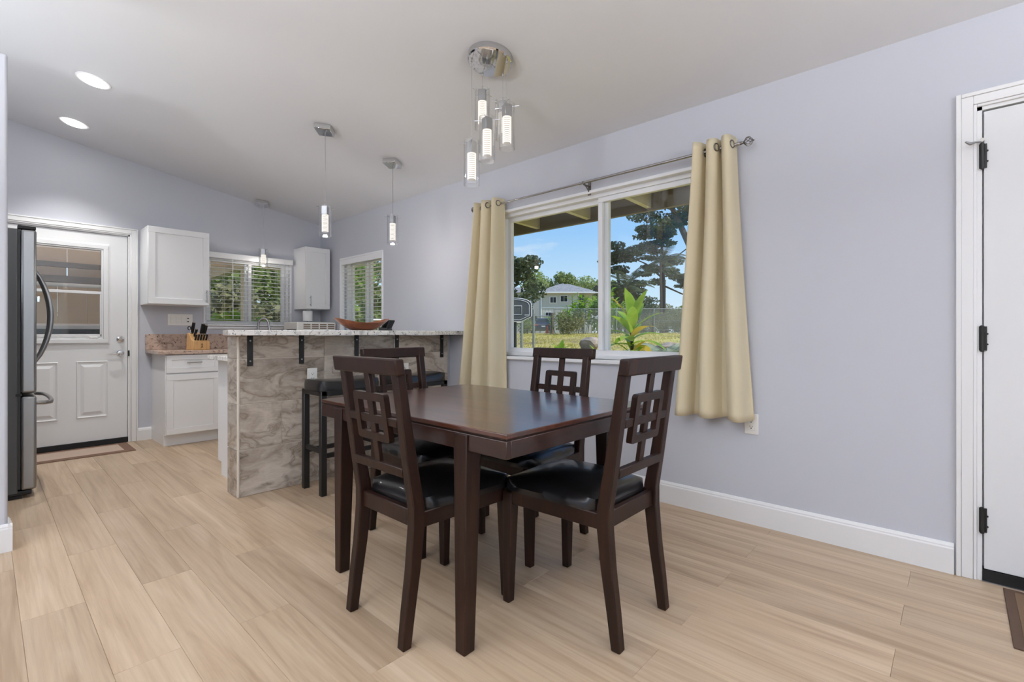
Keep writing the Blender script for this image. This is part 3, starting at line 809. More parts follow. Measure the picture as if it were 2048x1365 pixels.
# ------------------------------------------------------------------ dining chairs
def back_y(z): return -.205 - max(0, z - .45) * .15
def stile_profile():
    # (z, y centre, depth)
    return [(0, -.252, .034), (.12, -.237, .040), (.26, -.217, .045), (.40, -.203, .050), (.47, -.203, .050), (.60, -.226, .044), (.78, -.254, .038), (.945, -.279, .034)]
def make_chair():
    t_ = thing('dining_chair', 'x', 'chair')
    es = M['espresso']
    for s_ in (-1, 1):
        # rear leg and stile in one piece
        mb = MB(); vs = []
        for z, y, d in stile_profile():
            xc = s_ * (.172 if z < .5 else .172 + (z-.5)*.0)
            w2 = .0185
            vs += [(xc-w2, y-d/2, z), (xc+w2, y-d/2, z), (xc+w2, y+d/2, z), (xc-w2, y+d/2, z)]
        n = len(stile_profile())
        fs = [(0, 3, 2, 1), tuple(4*(n-1)+k for k in range(4))]
        for j in range(n-1):
            for k in range(4): fs.append((4*j+k, 4*j+(k+1) % 4, 4*j+4+(k+1) % 4, 4*j+4+k))
        mb.add(vs, fs); mb.build('back_leg', es, t_, bevel=.004, seg=2)
        # tapered front leg
        xo = s_ * .214
        xt, xb = xo - s_*.048, xo - s_*.034
        a0, a1 = sorted((xo, xb)); c0, c1 = sorted((xo, xt))
        MB().hexa([(a0, .212, 0), (a1, .212, 0), (a1, .244, 0), (a0, .244, 0), (c0, .198, .44), (c1, .198, .44), (c1, .246, .44), (c0, .246, .44)]).build('front_leg', es, t_, bevel=.004, seg=2)
        mb = MB().hexa([(s_*.198-.01, .205, .395), (s_*.198+.01, .205, .395), (s_*.18+.01, -.19, .395), (s_*.18-.01, -.19, .395),
                        (s_*.198-.01, .205, .45), (s_*.198+.01, .205, .45), (s_*.18+.01, -.19, .45), (s_*.18-.01, -.19, .45)])
        mb.build('side_rail', es, t_, bevel=.003, seg=1)
    MB().box(-.17, .17, .214, .236, .395, .45).build('front_rail', es, t_, bevel=.003, seg=1)
    MB().box(-.156, .156, -.214, -.19, .395, .455).build('back_rail', es, t_, bevel=.003, seg=1)
    # padded seat
    def pad(top):
        def fn(u, v):
            a, b2 = u*2-1, v*2-1
            hw = .222 - .03*(1-v)
            e = 6.0
            x = a*hw; y = -.188 + (v)*.452
            # rounded corners
            r = (abs(a)**e + abs(b2)**e)
            k = 1.0 if r <= 1 else r ** (-1/e)
            x *= k; y = .038 + (y-.038)*k
            edge = max(0, 1-min(1, max(abs(a), abs(b2))**5))
            dome = .034*(1-a*a)*(1-b2*b2)
            if top: z = .470 + .028*edge**.45 + dome
            else: z = .449 + .0
            return (x, y, z)
        return fn
    mb = MB(); nu, nv = 22, 22
    mb.grid(pad(True), nu, nv); mb.grid(pad(False), nu, nv)
    w_ = nu+1; off = (nu+1)*(nv+1)
    ring = [i for i in range(nu)] + [j*w_+nu for j in range(nv)] + [nv*w_+i for i in range(nu, 0, -1)] + [j*w_ for j in range(nv, 0, -1)]
    k = len(ring)
    for i in range(k):
        a, b2 = ring[i], ring[(i+1) % k]
        mb.f.append((a, b2, b2+off, a+off)); mb.s.append(True)
    mb.build('seat', M['leather'], t_)
    # back: rails, centre slat, square fret
    def lean_box(mb, x0, x1, z0, z1, th, dy=0):
        vs = []
        for z in (z0, z1):
            y = back_y(z) + dy - .012
            vs += [(x0, y-th/2, z), (x1, y-th/2, z), (x1, y+th/2, z), (x0, y+th/2, z)]
        mb.hexa(vs)
    mb = MB(); lean_box(mb, -.208, .208, .928, .985, .038); mb.build('top_rail', es, t_, bevel=.006, seg=2)
    mb = MB(); lean_box(mb, -.155, .155, .572, .606, .024); mb.build('lower_rail', es, t_, bevel=.003, seg=1)
    mb = MB(); lean_box(mb, -.155, .155, .747, .777, .016); mb.build('middle_rail', es, t_, bevel=.002, seg=1)
    mb = MB(); lean_box(mb, -.017, .017, .604, .93, .016, .001); mb.build('centre_slat', es, t_, bevel=.002, seg=1)
    # square fret with rounded corners
    mb = MB()
    def rr(h, hz, r, n=4):
        out = []
        for cx, cz, a0 in ((h-r, hz-r, 0), (-h+r, hz-r, 90), (-h+r, -hz+r, 180), (h-r, -hz+r, 270)):
            for i in range(n+1):
                a = R(a0 + 90*i/n); out.append((cx+r*math.cos(a), cz+r*math.sin(a)))
        return out
    o_, i_ = rr(.102, .087, .012), rr(.073, .058, .002)
    n = len(o_); vs = []
    for lst, dy in ((o_, -.011), (i_, -.011), (i_, .011), (o_, .011)):
        for x, z in lst:
            zz = .771 + z; vs.append((x, back_y(zz)-.012+dy, zz))
    fs = []
    for q in range(4):
        for i in range(n): fs.append((q*n+i, q*n+(i+1) % n, ((q+1) % 4)*n+(i+1) % n, ((q+1) % 4)*n+i))
    mb.add(vs, fs); mb.build('square_fret', es, t_)
    return t_
ch = make_chair()
spots = [((1.218, 1.555, 0), -90, 'espresso dining chair turned towards the window, with its back to the open floor'),
         ((1.605, 2.105, 0), 180, 'espresso dining chair at the table end by the breakfast bar'),
         ((1.925, 1.645, 0), 90, 'espresso dining chair standing under the window'),
         ((1.618, 1.095, 0), 0, 'espresso dining chair at the table end away from the bar, daylight on its seat')]
for k, (p, a, lb) in enumerate(spots):
    o = ch if k == 0 else copy_tree(ch)
    o.location = p; o.rotation_euler = (0, 0, R(a)); tag(o, lb, 'chair', 'dining chairs around the table')

# ------------------------------------------------------------------ bar stools
def make_stool():
    t_ = thing('bar_stool', 'x', 'stool')
    L, Wd = .225, .145     # half length (x), half width (y)
    def fn(top):
        def f(u, v):
            a, b2 = u*2-1, v*2-1
            e = 7.0; r = abs(a)**e + abs(b2)**e; k = 1 if r <= 1 else r**(-1/e)
            x, y = a*L*k*1.005, b2*Wd*k*1.01
            edge = max(0, 1-max(abs(a), abs(b2))**6)
            if top: z = .700 + .042*edge**.33 + .022*(a*a) + .006*(1-b2*b2)
            else: z = .688
            return (x, y, z)
        return f
    mb = MB(); nu, nv = 26, 16
    mb.grid(fn(True), nu, nv); mb.grid(fn(False), nu, nv)
    w_ = nu+1; off = (nu+1)*(nv+1)
    ring = [i for i in range(nu)] + [j*w_+nu for j in range(nv)] + [nv*w_+i for i in range(nu, 0, -1)] + [j*w_ for j in range(nv, 0, -1)]
    for i in range(len(ring)):
        a, b2 = ring[i], ring[(i+1) % len(ring)]
        mb.f.append((a, b2, b2+off, a+off)); mb.s.append(True)
    mb.build('seat', M['leather'], t_)
    l_ = .0195
    X, Y = L-l_-.002, Wd-l_+.0
    for ya_ in (-Wd, Wd-.022): MB().box(-L+.004, L-.004, ya_, ya_+.022, .655, .688).build('long_apron', M['iron'], t_, bevel=.003, seg=1)
    for xa_ in (-L+.002, L-.022): MB().box(xa_, xa_+.02, -Wd+.02, Wd-.02, .655, .688).build('end_apron', M['iron'], t_, bevel=.003, seg=1)
    for a in (-1, 1):
        for b2 in (-1, 1):
            MB().box(a*X-l_, a*X+l_, b2*Y-l_, b2*Y+l_, 0, .688).build('leg', M['iron'], t_, bevel=.003, seg=1)
    for a in (-1, 1):
        MB().box(a*X-.011, a*X+.011, -Y, Y, .275, .305).build('end_rung', M['iron'], t_, bevel=.002, seg=1)
        MB().box(-X, X, a*Y-.011, a*Y+.011, .245, .275).build('long_rung', M['iron'], t_, bevel=.002, seg=1)
    return t_
st_ = make_stool()
st_.location = (1.713, 3.197, 0); tag(st_, 'black padded saddle bar stool nearest the tiled end of the bar', 'stool', 'bar stools at the breakfast bar')
o = copy_tree(st_); o.location = (2.322, 3.19, 0); tag(o, 'black padded saddle bar stool nearest the window curtain', 'stool', 'bar stools at the breakfast bar')

# ------------------------------------------------------------------ curtains and rod
RX, RZ = 2.845, 2.125
rd = thing('curtain_rod', 'thin steel curtain rod with twisted cage finials above the window', 'curtain rod', (RX, 1.95, RZ))
MB().cyl((0, -1.06, 0), (0, .02, 0), .0095, n=12).build('outer_rod', M['rod'], rd)
MB().cyl((0, .0, 0), (0, 1.06, 0), .0075, n=12).build('inner_rod', M['rod'], rd)
for yb in (-1.0, -.02, 1.0):
    b_ = MB().box(W-RX-.004, W-RX, yb-.012, yb+.012, -.075, .02).box(0, W-RX, yb-.006, yb+.006, -.016, -.009).tube([(.0, yb, -.0115), (.03, yb, -.02), (W-RX-.004, yb, -.055)], .004, n=6)
    b_.lathe([(.0115, -.008), (.0115, .008)], n=12, c=(0, yb, 0))
    b_.build('bracket', M['bronze'], rd)
for s_ in (-1, 1):
    c0 = s_*1.06
    f_ = MB().cyl((0, c0, 0), (0, c0+s_*.018, 0), .010, .006, n=12)
    for k in range(8):
        pts = []
        for j in range(9):
            q = j/8; ang = k*math.pi/4 + q*1.6; rr_ = .024*math.sin(math.pi*q)+.002
            pts.append((rr_*math.cos(ang), c0+s_*(.018+.05*q), rr_*math.sin(ang)))
        f_.tube(pts, .0022, n=5)
    f_.cyl((0, c0+s_*.066, 0), (0, c0+s_*.072, 0), .005, n=8)
    f_.build('finial', M['bronze'], rd)
def curtain(label, ty0, ty1, by0, by1, z0, z1, nf, phase, amp=.05, skew=0.0):
    t_ = thing('curtain', label, 'curtain', (RX, (ty0+ty1)/2, z0), 0, 'cream grommet curtains of the dining window')
    cy = (ty0+ty1)/2
    def fn(u, v):
        k = 1-v                      # k: 0 at top, 1 at hem
        y = (ty0+(ty1-ty0)*u)*(1-k**1.25) + (by0+(by1-by0)*u)*k**1.25
        A = amp*(1+.25*k)
        w = math.sin(2*math.pi*nf*u+phase + .35*math.sin(3*k+u*4))
        w = math.copysign(abs(w)**.7, w)*(1+.22*math.sin(7.3*u+1.3))
        x = A*w + .006*math.sin(9*u+5*k)
        x = min(x-.01, .036)
        y += .010*math.cos(2*math.pi*nf*u+phase)*(1-.5*k)*1.2
        z = z0+(z1-z0)*v + (.006*math.sin(2*math.pi*nf*u+phase+1) if v < .02 else 0)
        return (x, y-cy, z-z0)
    MB().grid(fn, 120, 40).build('cloth', M['curtain'], t_, solid=.003, fix=False)
    # grommet rings where the cloth crosses the rod
    n = int(2*nf)
    for k in range(n+1):
        u = (k*math.pi-phase)/(2*math.pi*nf)
        if not 0.02 < u < .98: continue
        x, y, z = fn(u, 1-(z1-RZ)/(z1-z0))
        sl = 1 if k % 2 == 0 else -1
        g_ = MB()
        pts = [(.021*math.cos(a*math.pi/8), .0, .021*math.sin(a*math.pi/8)) for a in range(17)]
        g_.tube(pts, .0045, n=6, caps=False)
        go = g_.build('grommet', M['bronze'], t_, loc=(x, y, z)); go.rotation_euler = (0, 0, R(8*sl))
    return t_
curtain('cream curtain gathered beside the breakfast bar, bright with daylight', 2.72, 3.0, 2.70, 3.17, .58, 2.168, 2.5, 1.2)
curtain('cream curtain gathered by the wall with the outlet', .925, 1.125, .83, 1.235, .588, 2.175, 2.5, 2.0)

# ------------------------------------------------------------------ hanging lamps
def shade(t_, c, zt, zb, rot=0, R_=.047, watt=1.0):
    # one glass cylinder with frosted ribbed tube; c: xy offset in the thing, zt: top of glass, zb: bottom
    x, y = c
    g_ = MB().lathe([(R_, zt), (R_, zb), (R_-.004, zb), (R_-.004, zt), (R_, zt)], (x, y, 0), 28)
    go = g_.build('glass_shade', M['glass'], t_)
    cap = MB(); ca, sa = math.cos(rot), math.sin(rot)
    MB_cap = MB().box(-.022, .022, -.022, .022, zt-.07, zt-.004)
    co = MB_cap.build('lamp_holder', M['nickel'], t_, bevel=.002, seg=1, loc=(x, y, 0)); co.rotation_euler = (0, 0, rot)
    H = zt-.07
    n = 13; dz = (H-(zb+.03))/n
    tube_ = MB().lathe([(.001, H), (.0195, H), (.0195, zb+.03), (.001, zb+.028)], (x, y, 0), 18).build('frosted_tube', M['bulb_core'], t_)
    ribs = MB()
    for k in range(n):
        z = H-dz*k
        ribs.lathe([(.0198, z), (.0245, z-dz*.08), (.0245, z-dz*.58), (.0198, z-dz*.68)], (x, y, 0), 18)
    tag(ribs.build('ribs', M['bulb'], tube_), kind='stuff')
    if watt > 0:
        ld = bpy.data.lights.new('lamp_glow', 'POINT'); ld.energy = watt; ld.shadow_soft_size = .018; ld.color = (1, .95, .88)
        lo = bpy.data.objects.new('lamp_glow', ld); COL.objects.link(lo); lo.parent = t_; lo.location = (x, y, zb+.012)
    # cross rods that carry the glass
    cr_ = MB()
    for a in (rot+R(45), rot+R(135)):
        dx, dy = .07*math.cos(a), .07*math.sin(a)
        cr_.cyl((x-dx, y-dy, zt-.016), (x+dx, y+dy, zt-.016), .0022, n=6)
    cr_.cyl((x, y, zt-.005), (x, y, zt+.022), .006, .003, n=8)
    cr_.build('cross_rod', M['chrome'], t_)
def pendant(label, x, y, zt, zb, rot, watt=5.4):
    zc = ceil_z(x)
    t_ = thing('pendant_light', label, 'pendant light', (x, y, zb), 0, 'single glass pendants')
    cn = MB().box(-.06, .06, -.06, .06, -.045, .0).build('canopy', M['chrome'], t_, bevel=.003, seg=1, loc=(0, 0, zc-zb+.004))
    cn.rotation_euler = Matrix.Rotation(math.atan(1/6), 3, 'Y').to_euler()
    cn.rotation_euler = (Matrix.Rotation(math.atan(1/6), 3, 'Y') @ Matrix.Rotation(rot, 3, 'Z')).to_euler()
    MB().cyl((0, 0, zt-zb+.02), (0, 0, zc-zb-.04), .0013, n=6).cyl((.003, 0, zt-zb+.02), (.003, 0, zc-zb-.04), .0009, n=6).build('cable', M['wire'], t_)
    shade(t_, (0, 0), zt-zb, 0, rot, watt=watt)
pendant('glass pendant over the tiled end of the bar', 1.762, 3.55, 2.042, 1.81, R(45))
pendant('glass pendant over the bar nearest the window wall', 2.362, 3.55, 2.075, 1.83, R(25))
pendant('glass pendant hanging in front of the sink window', 2.165, 5.84, 2.035, 1.835, R(57), 1.4)
# five-light cluster
cx_, cy_ = 1.916, 1.922
zc = ceil_z(cx_)
t_ = thing('pendant_chandelier', 'round chrome ceiling lamp with five glass cylinders over the table', 'chandelier', (cx_, cy_, 1.89))
cn = MB().lathe([(.001, -.04), (.117, -.04), (.124, -.034), (.126, 0), (.001, 0)], n=56).build('canopy', plain('polished_chrome', (.62, .62, .63, 1), .03, 1), t_, loc=(0, 0, zc-1.89+.002))
cn.rotation_euler = (0, math.atan(1/6), 0)
for k, (x, y, zt, zb) in enumerate([(1.833, 1.986, 2.137, 1.89), (1.952, 2.025, 2.479, 2.249), (1.866, 1.898, 2.252, 2.01), (2.018, 1.923, 2.404, 2.18), (1.95, 1.828, 2.33, 2.083)]):
    lx, ly = x-cx_, y-cy_
    MB().cyl((lx, ly, zt-1.89+.02), (lx, ly, ceil_z(x)-.042-1.89), .0012, n=6).cyl((lx, ly, ceil_z(x)-.05-1.89), (lx, ly, ceil_z(x)-.038-1.89), .005, n=8).build('cable', M['wire'], t_)
    shade(t_, (lx, ly), zt-1.89, zb-1.89, k*.7, .044, 0)
# recessed lights
def recessed(label, x, y, group, power=82):
    t_ = thing('recessed_light', label, 'ceiling light', (x, y, ceil_z(x)), 0, group)
    t_.rotation_euler = (0, math.atan(1/6), 0)
    MB().lathe([(.098, 0), (.097, -.004), (.078, -.006), (.07, -.002)], n=40).build('trim_ring', M['trim'], t_)
    led = MB().lathe([(.0705, 0), (.066, -.012), (.03, -.018), (.001, -.019)], n=32).build('lens', M['led'], t_)
    d_ = bpy.data.lights.new('downlight', 'SPOT'); d_.energy = power; d_.spot_size = R(100); d_.spot_blend = .7; d_.shadow_soft_size = .06; d_.color = (1, .98, .95)
    s_ = bpy.data.objects.new('downlight', d_); COL.objects.link(s_); s_.location = (x, y, ceil_z(x)-.03)
recessed('round recessed ceiling light nearer the dining room', .524, 4.471, 'recessed lights in the kitchen ceiling')
recessed('round recessed ceiling light near the kitchen door', .518, 5.485, 'recessed lights in the kitchen ceiling')

# ------------------------------------------------------------------ things on the counters
bw = thing('wooden_bowl', 'long boat-shaped wooden bowl on the bar top', 'bowl', (2.0, 3.42, 1.0905))
def bowl(u, v, inner):
    a = 2*math.pi*u
    r = v
    lx, ly = .235, .105
    k = r
    x = lx*k*math.cos(a); y = ly*k*math.sin(a)
    rimz = .060 + .036*abs(math.cos(a))**2.2
    z = rimz*(max(0, (k-.3)/.7)**1.55)
    if inner: z += .012*(1-k**4)+.0005; 
    else: z = max(0, z-.0)
    sc_ = 1 if not inner else .965
    return (x*sc_, y*sc_, z)
mb = MB(); mb.grid(lambda u, v: bowl(u, v, False), 48, 12); n0 = 49*13
mb.grid(lambda u, v: bowl(u, v, True), 48, 12)
for i in range(48):
    mb.f.append((12*49+i, 12*49+i+1, n0+12*49+i+1, n0+12*49+i)); mb.s.append(True)
mb.build('bowl_body', M['bowl'], bw)
# knife block by the kitchen door
kb = thing('knife_block', 'light wood knife block on the brown granite counter', 'knife block', (1.462, 5.62, .9045), R(10))
MB().prism([(-.085, 0), (.075, 0), (.075, .085), (.02, .105), (-.02, .16), (-.062, .17)], 'x', -.075, .075).build('wood_block', M['block'], kb, bevel=.003, seg=1)
# rotate so the low front faces the room
kb.rotation_euler = (0, 0, R(190))
lg = MB()
lg.cyl((0, .0755, .058), (0, .0765, .058), .005, n=10)
lg.bar((0, .0762, .052), (0, .0762, .036), .004, .001, (0, 1, 0)).bar((0, .0762, .038), (-.009, .0762, .02), .004, .001, (0, 1, 0)).bar((0, .0762, .038), (.009, .0762, .02), .004, .001, (0, 1, 0)).bar((-.011, .0762, .046), (.011, .0762, .05), .004, .001, (0, 1, 0))
lg.build('emblem', M['iron'], kb)
def knife(name, label, base, tip, w, th, group=None, cat='knife'):
    b0 = Vector(base); d = Vector(tip)-b0
    o = thing(name, label, cat, base, 0, group)
    MB().bar((0, 0, 0), d*.12, w*.8, th*.8, (1, 0, 0)).build('bolster', M['steel'], o)
    MB().bar(d*.1, d, w, th, (1, 0, 0)).build('handle', M['black'], o, bevel=.003, seg=2)
    MB().bar(d*.97, d*1.06, w*.8, th*.85, (1, 0, 0)).build('end_cap', M['chrome'], o, bevel=.002)
    return o
def kw(x, y, z):
    a = R(190); return (1.462 + x*math.cos(a)-y*math.sin(a), 5.62 + x*math.sin(a)+y*math.cos(a), .9045+z)
for k in range(5):
    x = -.05+.025*k
    knife('steak_knife', 'black handled steak knife in the lower row of the knife block', kw(x, .045, .09), kw(x, .075, .155), .013, .016, 'steak knives in the wood block')
knife('kitchen_knife', 'longest black knife handle at the tall back of the knife block', kw(.045, -.03, .16), kw(.045, .01, .27), .02, .026, 'large knives in the wood block')
knife('kitchen_knife', 'thick black knife handle leaning over the steak knives', kw(-.035, -.02, .155), kw(-.035, .025, .26), .022, .028, 'large knives in the wood block')
knife('kitchen_knife', 'black knife handle beside the thick one in the knife block', kw(-.06, -.01, .15), kw(-.06, .035, .245), .02, .024, 'large knives in the wood block')
knife('kitchen_knife', 'short black knife handle low at the corner of the knife block', kw(.035, .0, .13), kw(.03, .035, .205), .018, .022, 'large knives in the wood block')
scs = thing('kitchen_scissors', 'black handled kitchen scissors in the knife block', 'scissors', kw(.06, -.02, .165))
pts = [(.012*math.cos(a*math.pi/5), .004, .05+.018*math.sin(a*math.pi/5)) for a in range(11)]
MB().tube([(-.012+p[0], p[1], p[2]) for p in pts], .004, n=6).tube([(.014+p[0], p[1], p[2]) for p in pts], .004, n=6).build('finger_loops', M['black'], scs)
MB().bar((0, 0, 0), (0, .003, .036), .014, .005).build('blades', M['steel'], scs)
# second, dark block behind the bowl
k2 = thing('knife_block', 'dark knife block with black handles behind the wooden bowl', 'knife block', (2.56, 3.95, .9055), R(-60))
MB().prism([(-.08, 0), (.08, 0), (.03, .21), (-.05, .22)], 'y', -.055, .055).build('wood_block', M['dark_grey'], k2, bevel=.004)
for i in range(4):
    for j in range(2):
        x0_, y0_ = .03-.05*j, -.036+.024*i
        MB().bar((x0_-.01, y0_, .205), (x0_+.03, y0_, .285), .016, .018, (0, 1, 0)).build('knife_handle', M['black'], k2, bevel=.003)
# faucet
fc = thing('kitchen_faucet', 'tall arched steel faucet at the sink window', 'faucet', (2.115, 5.86, .9045))
pts = [(0, 0, 0), (0, 0, .24)]
for k in range(11):
    a = math.pi*k/10; pts.append((.048-.048*math.cos(a), -.035*(1-math.cos(a))/2*1.6, .25+.085*math.sin(a)))
pts += [(.098, -.06, .215)]
MB().tube(pts, .0125, n=10).lathe([(.026, 0), (.026, .01), (.016, .03), (.014, .05)], n=16).build('spout', M['nickel'], fc)
MB().cyl((.098, -.06, .225), (.103, -.062, .14), .016, .019, n=14).build('spray_head', M['nickel'], fc)
MB().tube([(.02, 0, .06), (.06, -.01, .08), (.09, -.015, .13)], .006, n=8).build('lever', M['nickel'], fc)
# white microwave with slotted front on the corner counter
mw = thing('microwave', 'white countertop microwave with slotted vents below the corner cabinet', 'microwave', (2.66, 5.72, .9045))
MB().box(-.235, .235, -.16, .2, .012, .295).build('body', M['plastic'], mw, bevel=.012, seg=3)
for a in (-.2, .2):
    for b2 in (-.13, .17): MB().cyl((a, b2, 0), (a, b2, .014), .012, n=10).build('foot', M['black'], mw)
M['vent'] = plain('vent_brown', srgb(120, 96, 78), .6)
for k in range(4):
    for j in range(3):
        MB().box(-.16+.098*k, -.08+.098*k, -.164, -.158, .262-.022*j, .274-.022*j).build('vent_slot', M['vent'], mw)
# paper towel under the corner cabinet
pt_ = thing('paper_towel_roll', 'white paper towel roll under the corner cabinet', 'paper towel', (2.64, 5.76, 1.215))
MB().lathe([(.018, 0), (.052, 0), (.055, .004), (.055, .116), (.052, .12), (.018, .12), (.018, 0)], n=28).build('roll', M['paper'], pt_)
MB().cyl((0, 0, -.01), (0, 0, .145), .009, n=10).build('core_rod', M['nickel'], pt_)
MB().box(-.03, .03, -.03, .03, .1255, .1445).build('mount', M['nickel'], pt_, bevel=.003)
# dark jug-like gadget beside it
jg = thing('coffee_grinder', 'small dark countertop gadget with a handle beside the microwave', 'appliance', (2.37, 5.62, .9045))
MB().prism([(-.045, 0), (.035, 0), (.035, .19), (-.02, .19)], 'y', -.04, .04).build('body', plain('navy_plastic', srgb(58, 72, 92), .4), jg, bevel=.008)
MB().tube([(.03, 0, .19), (.06, 0, .2), (.07, 0, .15), (.062, 0, .08), (.035, 0, .07)], .01, n=8).build('handle', M['black'], jg)
MB().box(-.022, .06, -.042, .042, .185, .21).build('lid', M['black'], jg, bevel=.005)

# unseen torchiere bodies added around the ceiling fill lights
for k, (x_, y_, z_, e_) in enumerate(FILL_UPLIGHTS):
    if True:
        o = thing('floor_lamp', ['white torchiere floor lamp in the middle of the living room', 'white torchiere floor lamp by the partition wall', 'white torchiere floor lamp by the glass doors', 'shorter white torchiere between the partition and the refrigerator'][k], 'floor lamp', (x_, y_, 0), 0, 'torchieres of the living room')
        MB().lathe([(.001, 0), (.14, 0), (.14, .02), (.03, .03), (.001, .03)], n=28).build('base', M['nickel'], o)
        MB().cyl((0, 0, .025), (0, 0, z_-.09), .012, n=12).build('pole', M['nickel'], o)
        MB().lathe([(.012, z_-.1), (.1, z_-.07), (.2, z_+.01), (.21, z_+.02), (.195, z_+.015), (.09, z_-.06), (.012, z_-.085)], n=36).build('shade', M['trim'], o)
# ================================================================== outside
def leafmat(name, a, b2, trans=.35, rough=.55):
    m, t, b = newmat(name)
    v = coords(t, (1, 1, 1), 13)
    g = noise(t, v, 3.5, 3)
    c = ramp(t, [(0.3, a), (0.7, b2)]); t.links.new(g, c.inputs[0])
    t.links.new(c.outputs[0], b.inputs['Base Color']); b.inputs['Roughness'].default_value = rough
    tr = N(t, 'ShaderNodeBsdfTranslucent'); t.links.new(c.outputs[0], tr.inputs[0])
    mx_ = N(t, 'ShaderNodeMixShader'); mx_.inputs[0].default_value = trans
    t.links.new(b.outputs[0], mx_.inputs[1]); t.links.new(tr.outputs[0], mx_.inputs[2])
    t.links.new(mx_.outputs[0], t.nodes['Material Output'].inputs[0])
    return m
LM = {
    'dark': leafmat('foliage_dark', srgb(66, 80, 54), srgb(112, 124, 86)),
    'mid': leafmat('foliage_mid', srgb(108, 130, 66), srgb(162, 176, 102)),
    'light': leafmat('foliage_light', srgb(140, 160, 86), srgb(192, 202, 130)),
    'bright': leafmat('foliage_bright', srgb(96, 150, 30), srgb(178, 210, 62), .45),
    'ti': leafmat('ti_leaf', srgb(104, 158, 30), srgb(190, 216, 70), .45, .35),
    'olive': leafmat('foliage_olive', srgb(116, 118, 80), srgb(168, 166, 120)),
    'fern': leafmat('fern_pale', srgb(110, 128, 96), srgb(190, 200, 176), .3),
    'yellow': leafmat('leaf_yellowing', srgb(206, 170, 40), srgb(226, 200, 80), .4),
}
M['bark'] = plain('bark', srgb(120, 108, 96), .9, bump=.6, bscale=12)
M['bark_d'] = plain('bark_dark', srgb(74, 66, 56), .9, bump=.6, bscale=12)
M['galv'] = plain('galvanised_post', srgb(165, 168, 166), .5, .6)

# ground: lawn rising away from the house
m, t, b = newmat('lawn'); M['lawn'] = m
v = coords(t, (1, 1, 1))
g = noise(t, v, .55, 5, .65); g2 = noise(t, v, 7, 5, .75)
c = ramp(t, [(0.3, srgb(140, 118, 88)), (0.45, srgb(188, 172, 100)), (0.6, srgb(206, 192, 108)), (0.75, srgb(166, 174, 88))]); t.links.new(g, c.inputs[0])
c2 = ramp(t, [(0.3, (.55, .52, .48, 1)), (0.65, (1.15, 1.15, 1.1, 1))]); t.links.new(g2, c2.inputs[0])
t.links.new(mixc(t, 1.0, c.outputs[0], c2.outputs[0], 'MULTIPLY'), b.inputs['Base Color']); b.inputs['Roughness'].default_value = .95
def gz(x, y):
    # height of the yard: level by the house, bank up to about eye level
    d = max(0.0, x - 3.2)
    prof = [(0, -.25), (1.2, -.2), (3, .25), (5, .52), (8, .70), (14, .92), (22, 1.03), (60, 1.12), (200, 1.4)]
    for (a, za), (b2, zb) in zip(prof, prof[1:]):
        if d <= b2:
            q = (d-a)/(b2-a); return za+(zb-za)*q
    return prof[-1][1]
xs = [W+.16, 3.3, 3.8, 4.4, 5, 5.6, 6.2, 7, 8, 9, 10, 11.2, 12.5, 14, 16, 18, 20, 23, 26, 30, 36, 45, 60, 90, 140, 220]
ys = [-60, -30, -15, -8, -4, -2] + [0.6*k for k in range(0, 50)] + [32, 36, 42, 50, 62, 80, 110, 160]
mb = MB(); rnd = random.Random(3)
vs = [(x, y, gz(x, y) + (rnd.uniform(-.03, .03) if 6 < x < 25 else 0)) for y in ys for x in xs]
w_ = len(xs)
mb.add(vs, [(j*w_+i, j*w_+i+1, (j+1)*w_+i+1, (j+1)*w_+i) for j in range(len(ys)-1) for i in range(w_-1)], True)
struct(mb.build('ground_yard', M['lawn']), 'patchy yellow green lawn rising away from the house')
struct(MB().box(-30, W+.16, D+.16, 60, -.4, -.12).build('ground_carport', plain('concrete', srgb(150, 146, 138), .9, bump=.3, bscale=20)), 'concrete slab outside the kitchen')

# grass tufts on the bank: nobody could count these
mb = MB(); rnd = random.Random(11)
for _ in range(9000):
    x = rnd.uniform(5.5, 24); y = x*rnd.uniform(.44, .98)+rnd.uniform(-.5, .5)
    z = gz(x, y)-.02; h = rnd.uniform(.03, .085); a = rnd.uniform(0, 6.28); w2 = rnd.uniform(.008, .02)*(1+x/14)
    dx, dy = math.cos(a)*w2, math.sin(a)*w2; lx, ly = rnd.uniform(-.04, .04), rnd.uniform(-.04, .04)
    mb.add([(x-dx, y-dy, z), (x+dx, y+dy, z), (x+lx, y+ly, z+h)], [(0, 1, 2)])
m_ = leafmat('grass_blade', srgb(186, 182, 88), srgb(222, 206, 128), .4)
tag(mb.build('grass', m_, fix=False), 'short yellow green grass tufts on the lawn outside the window', 'grass', kind='stuff')

def blobs_foliage(blobs, n, size, seed, droop=0.3, aspect=.55):
    # leaf quads scattered in ellipsoids: (cx,cy,cz,rx,ry,rz)
    rnd = random.Random(seed); mb = MB()
    vol = [b_[3]*b_[4]*b_[5] for b_ in blobs]; tot = sum(v_**.8 for v_ in vol)
    for b_, vv in zip(blobs, vol):
        for _ in range(int(n*vv**.8/tot)+1):
            while True:
                p = Vector((rnd.uniform(-1, 1), rnd.uniform(-1, 1), rnd.uniform(-1, 1)))
                if .3 < p.length < 1: break
            c = Vector((b_[0]+p.x*b_[3], b_[1]+p.y*b_[4], b_[2]+p.z*b_[5]))
            s_ = size*rnd.uniform(.6, 1.4)
            d = Vector((rnd.gauss(0, 1), rnd.gauss(0, 1), rnd.gauss(0, .6)-droop)).normalized()
            u = d.orthogonal().normalized()
            u = (Matrix.Rotation(rnd.uniform(0, 6.28), 3, d) @ u)
            a, b2 = d*s_, u*s_*aspect
            mb.add([c-a*.5, c+b2*.5, c+a*.5, c-b2*.5], [(0, 1, 2, 3)])
    return mb
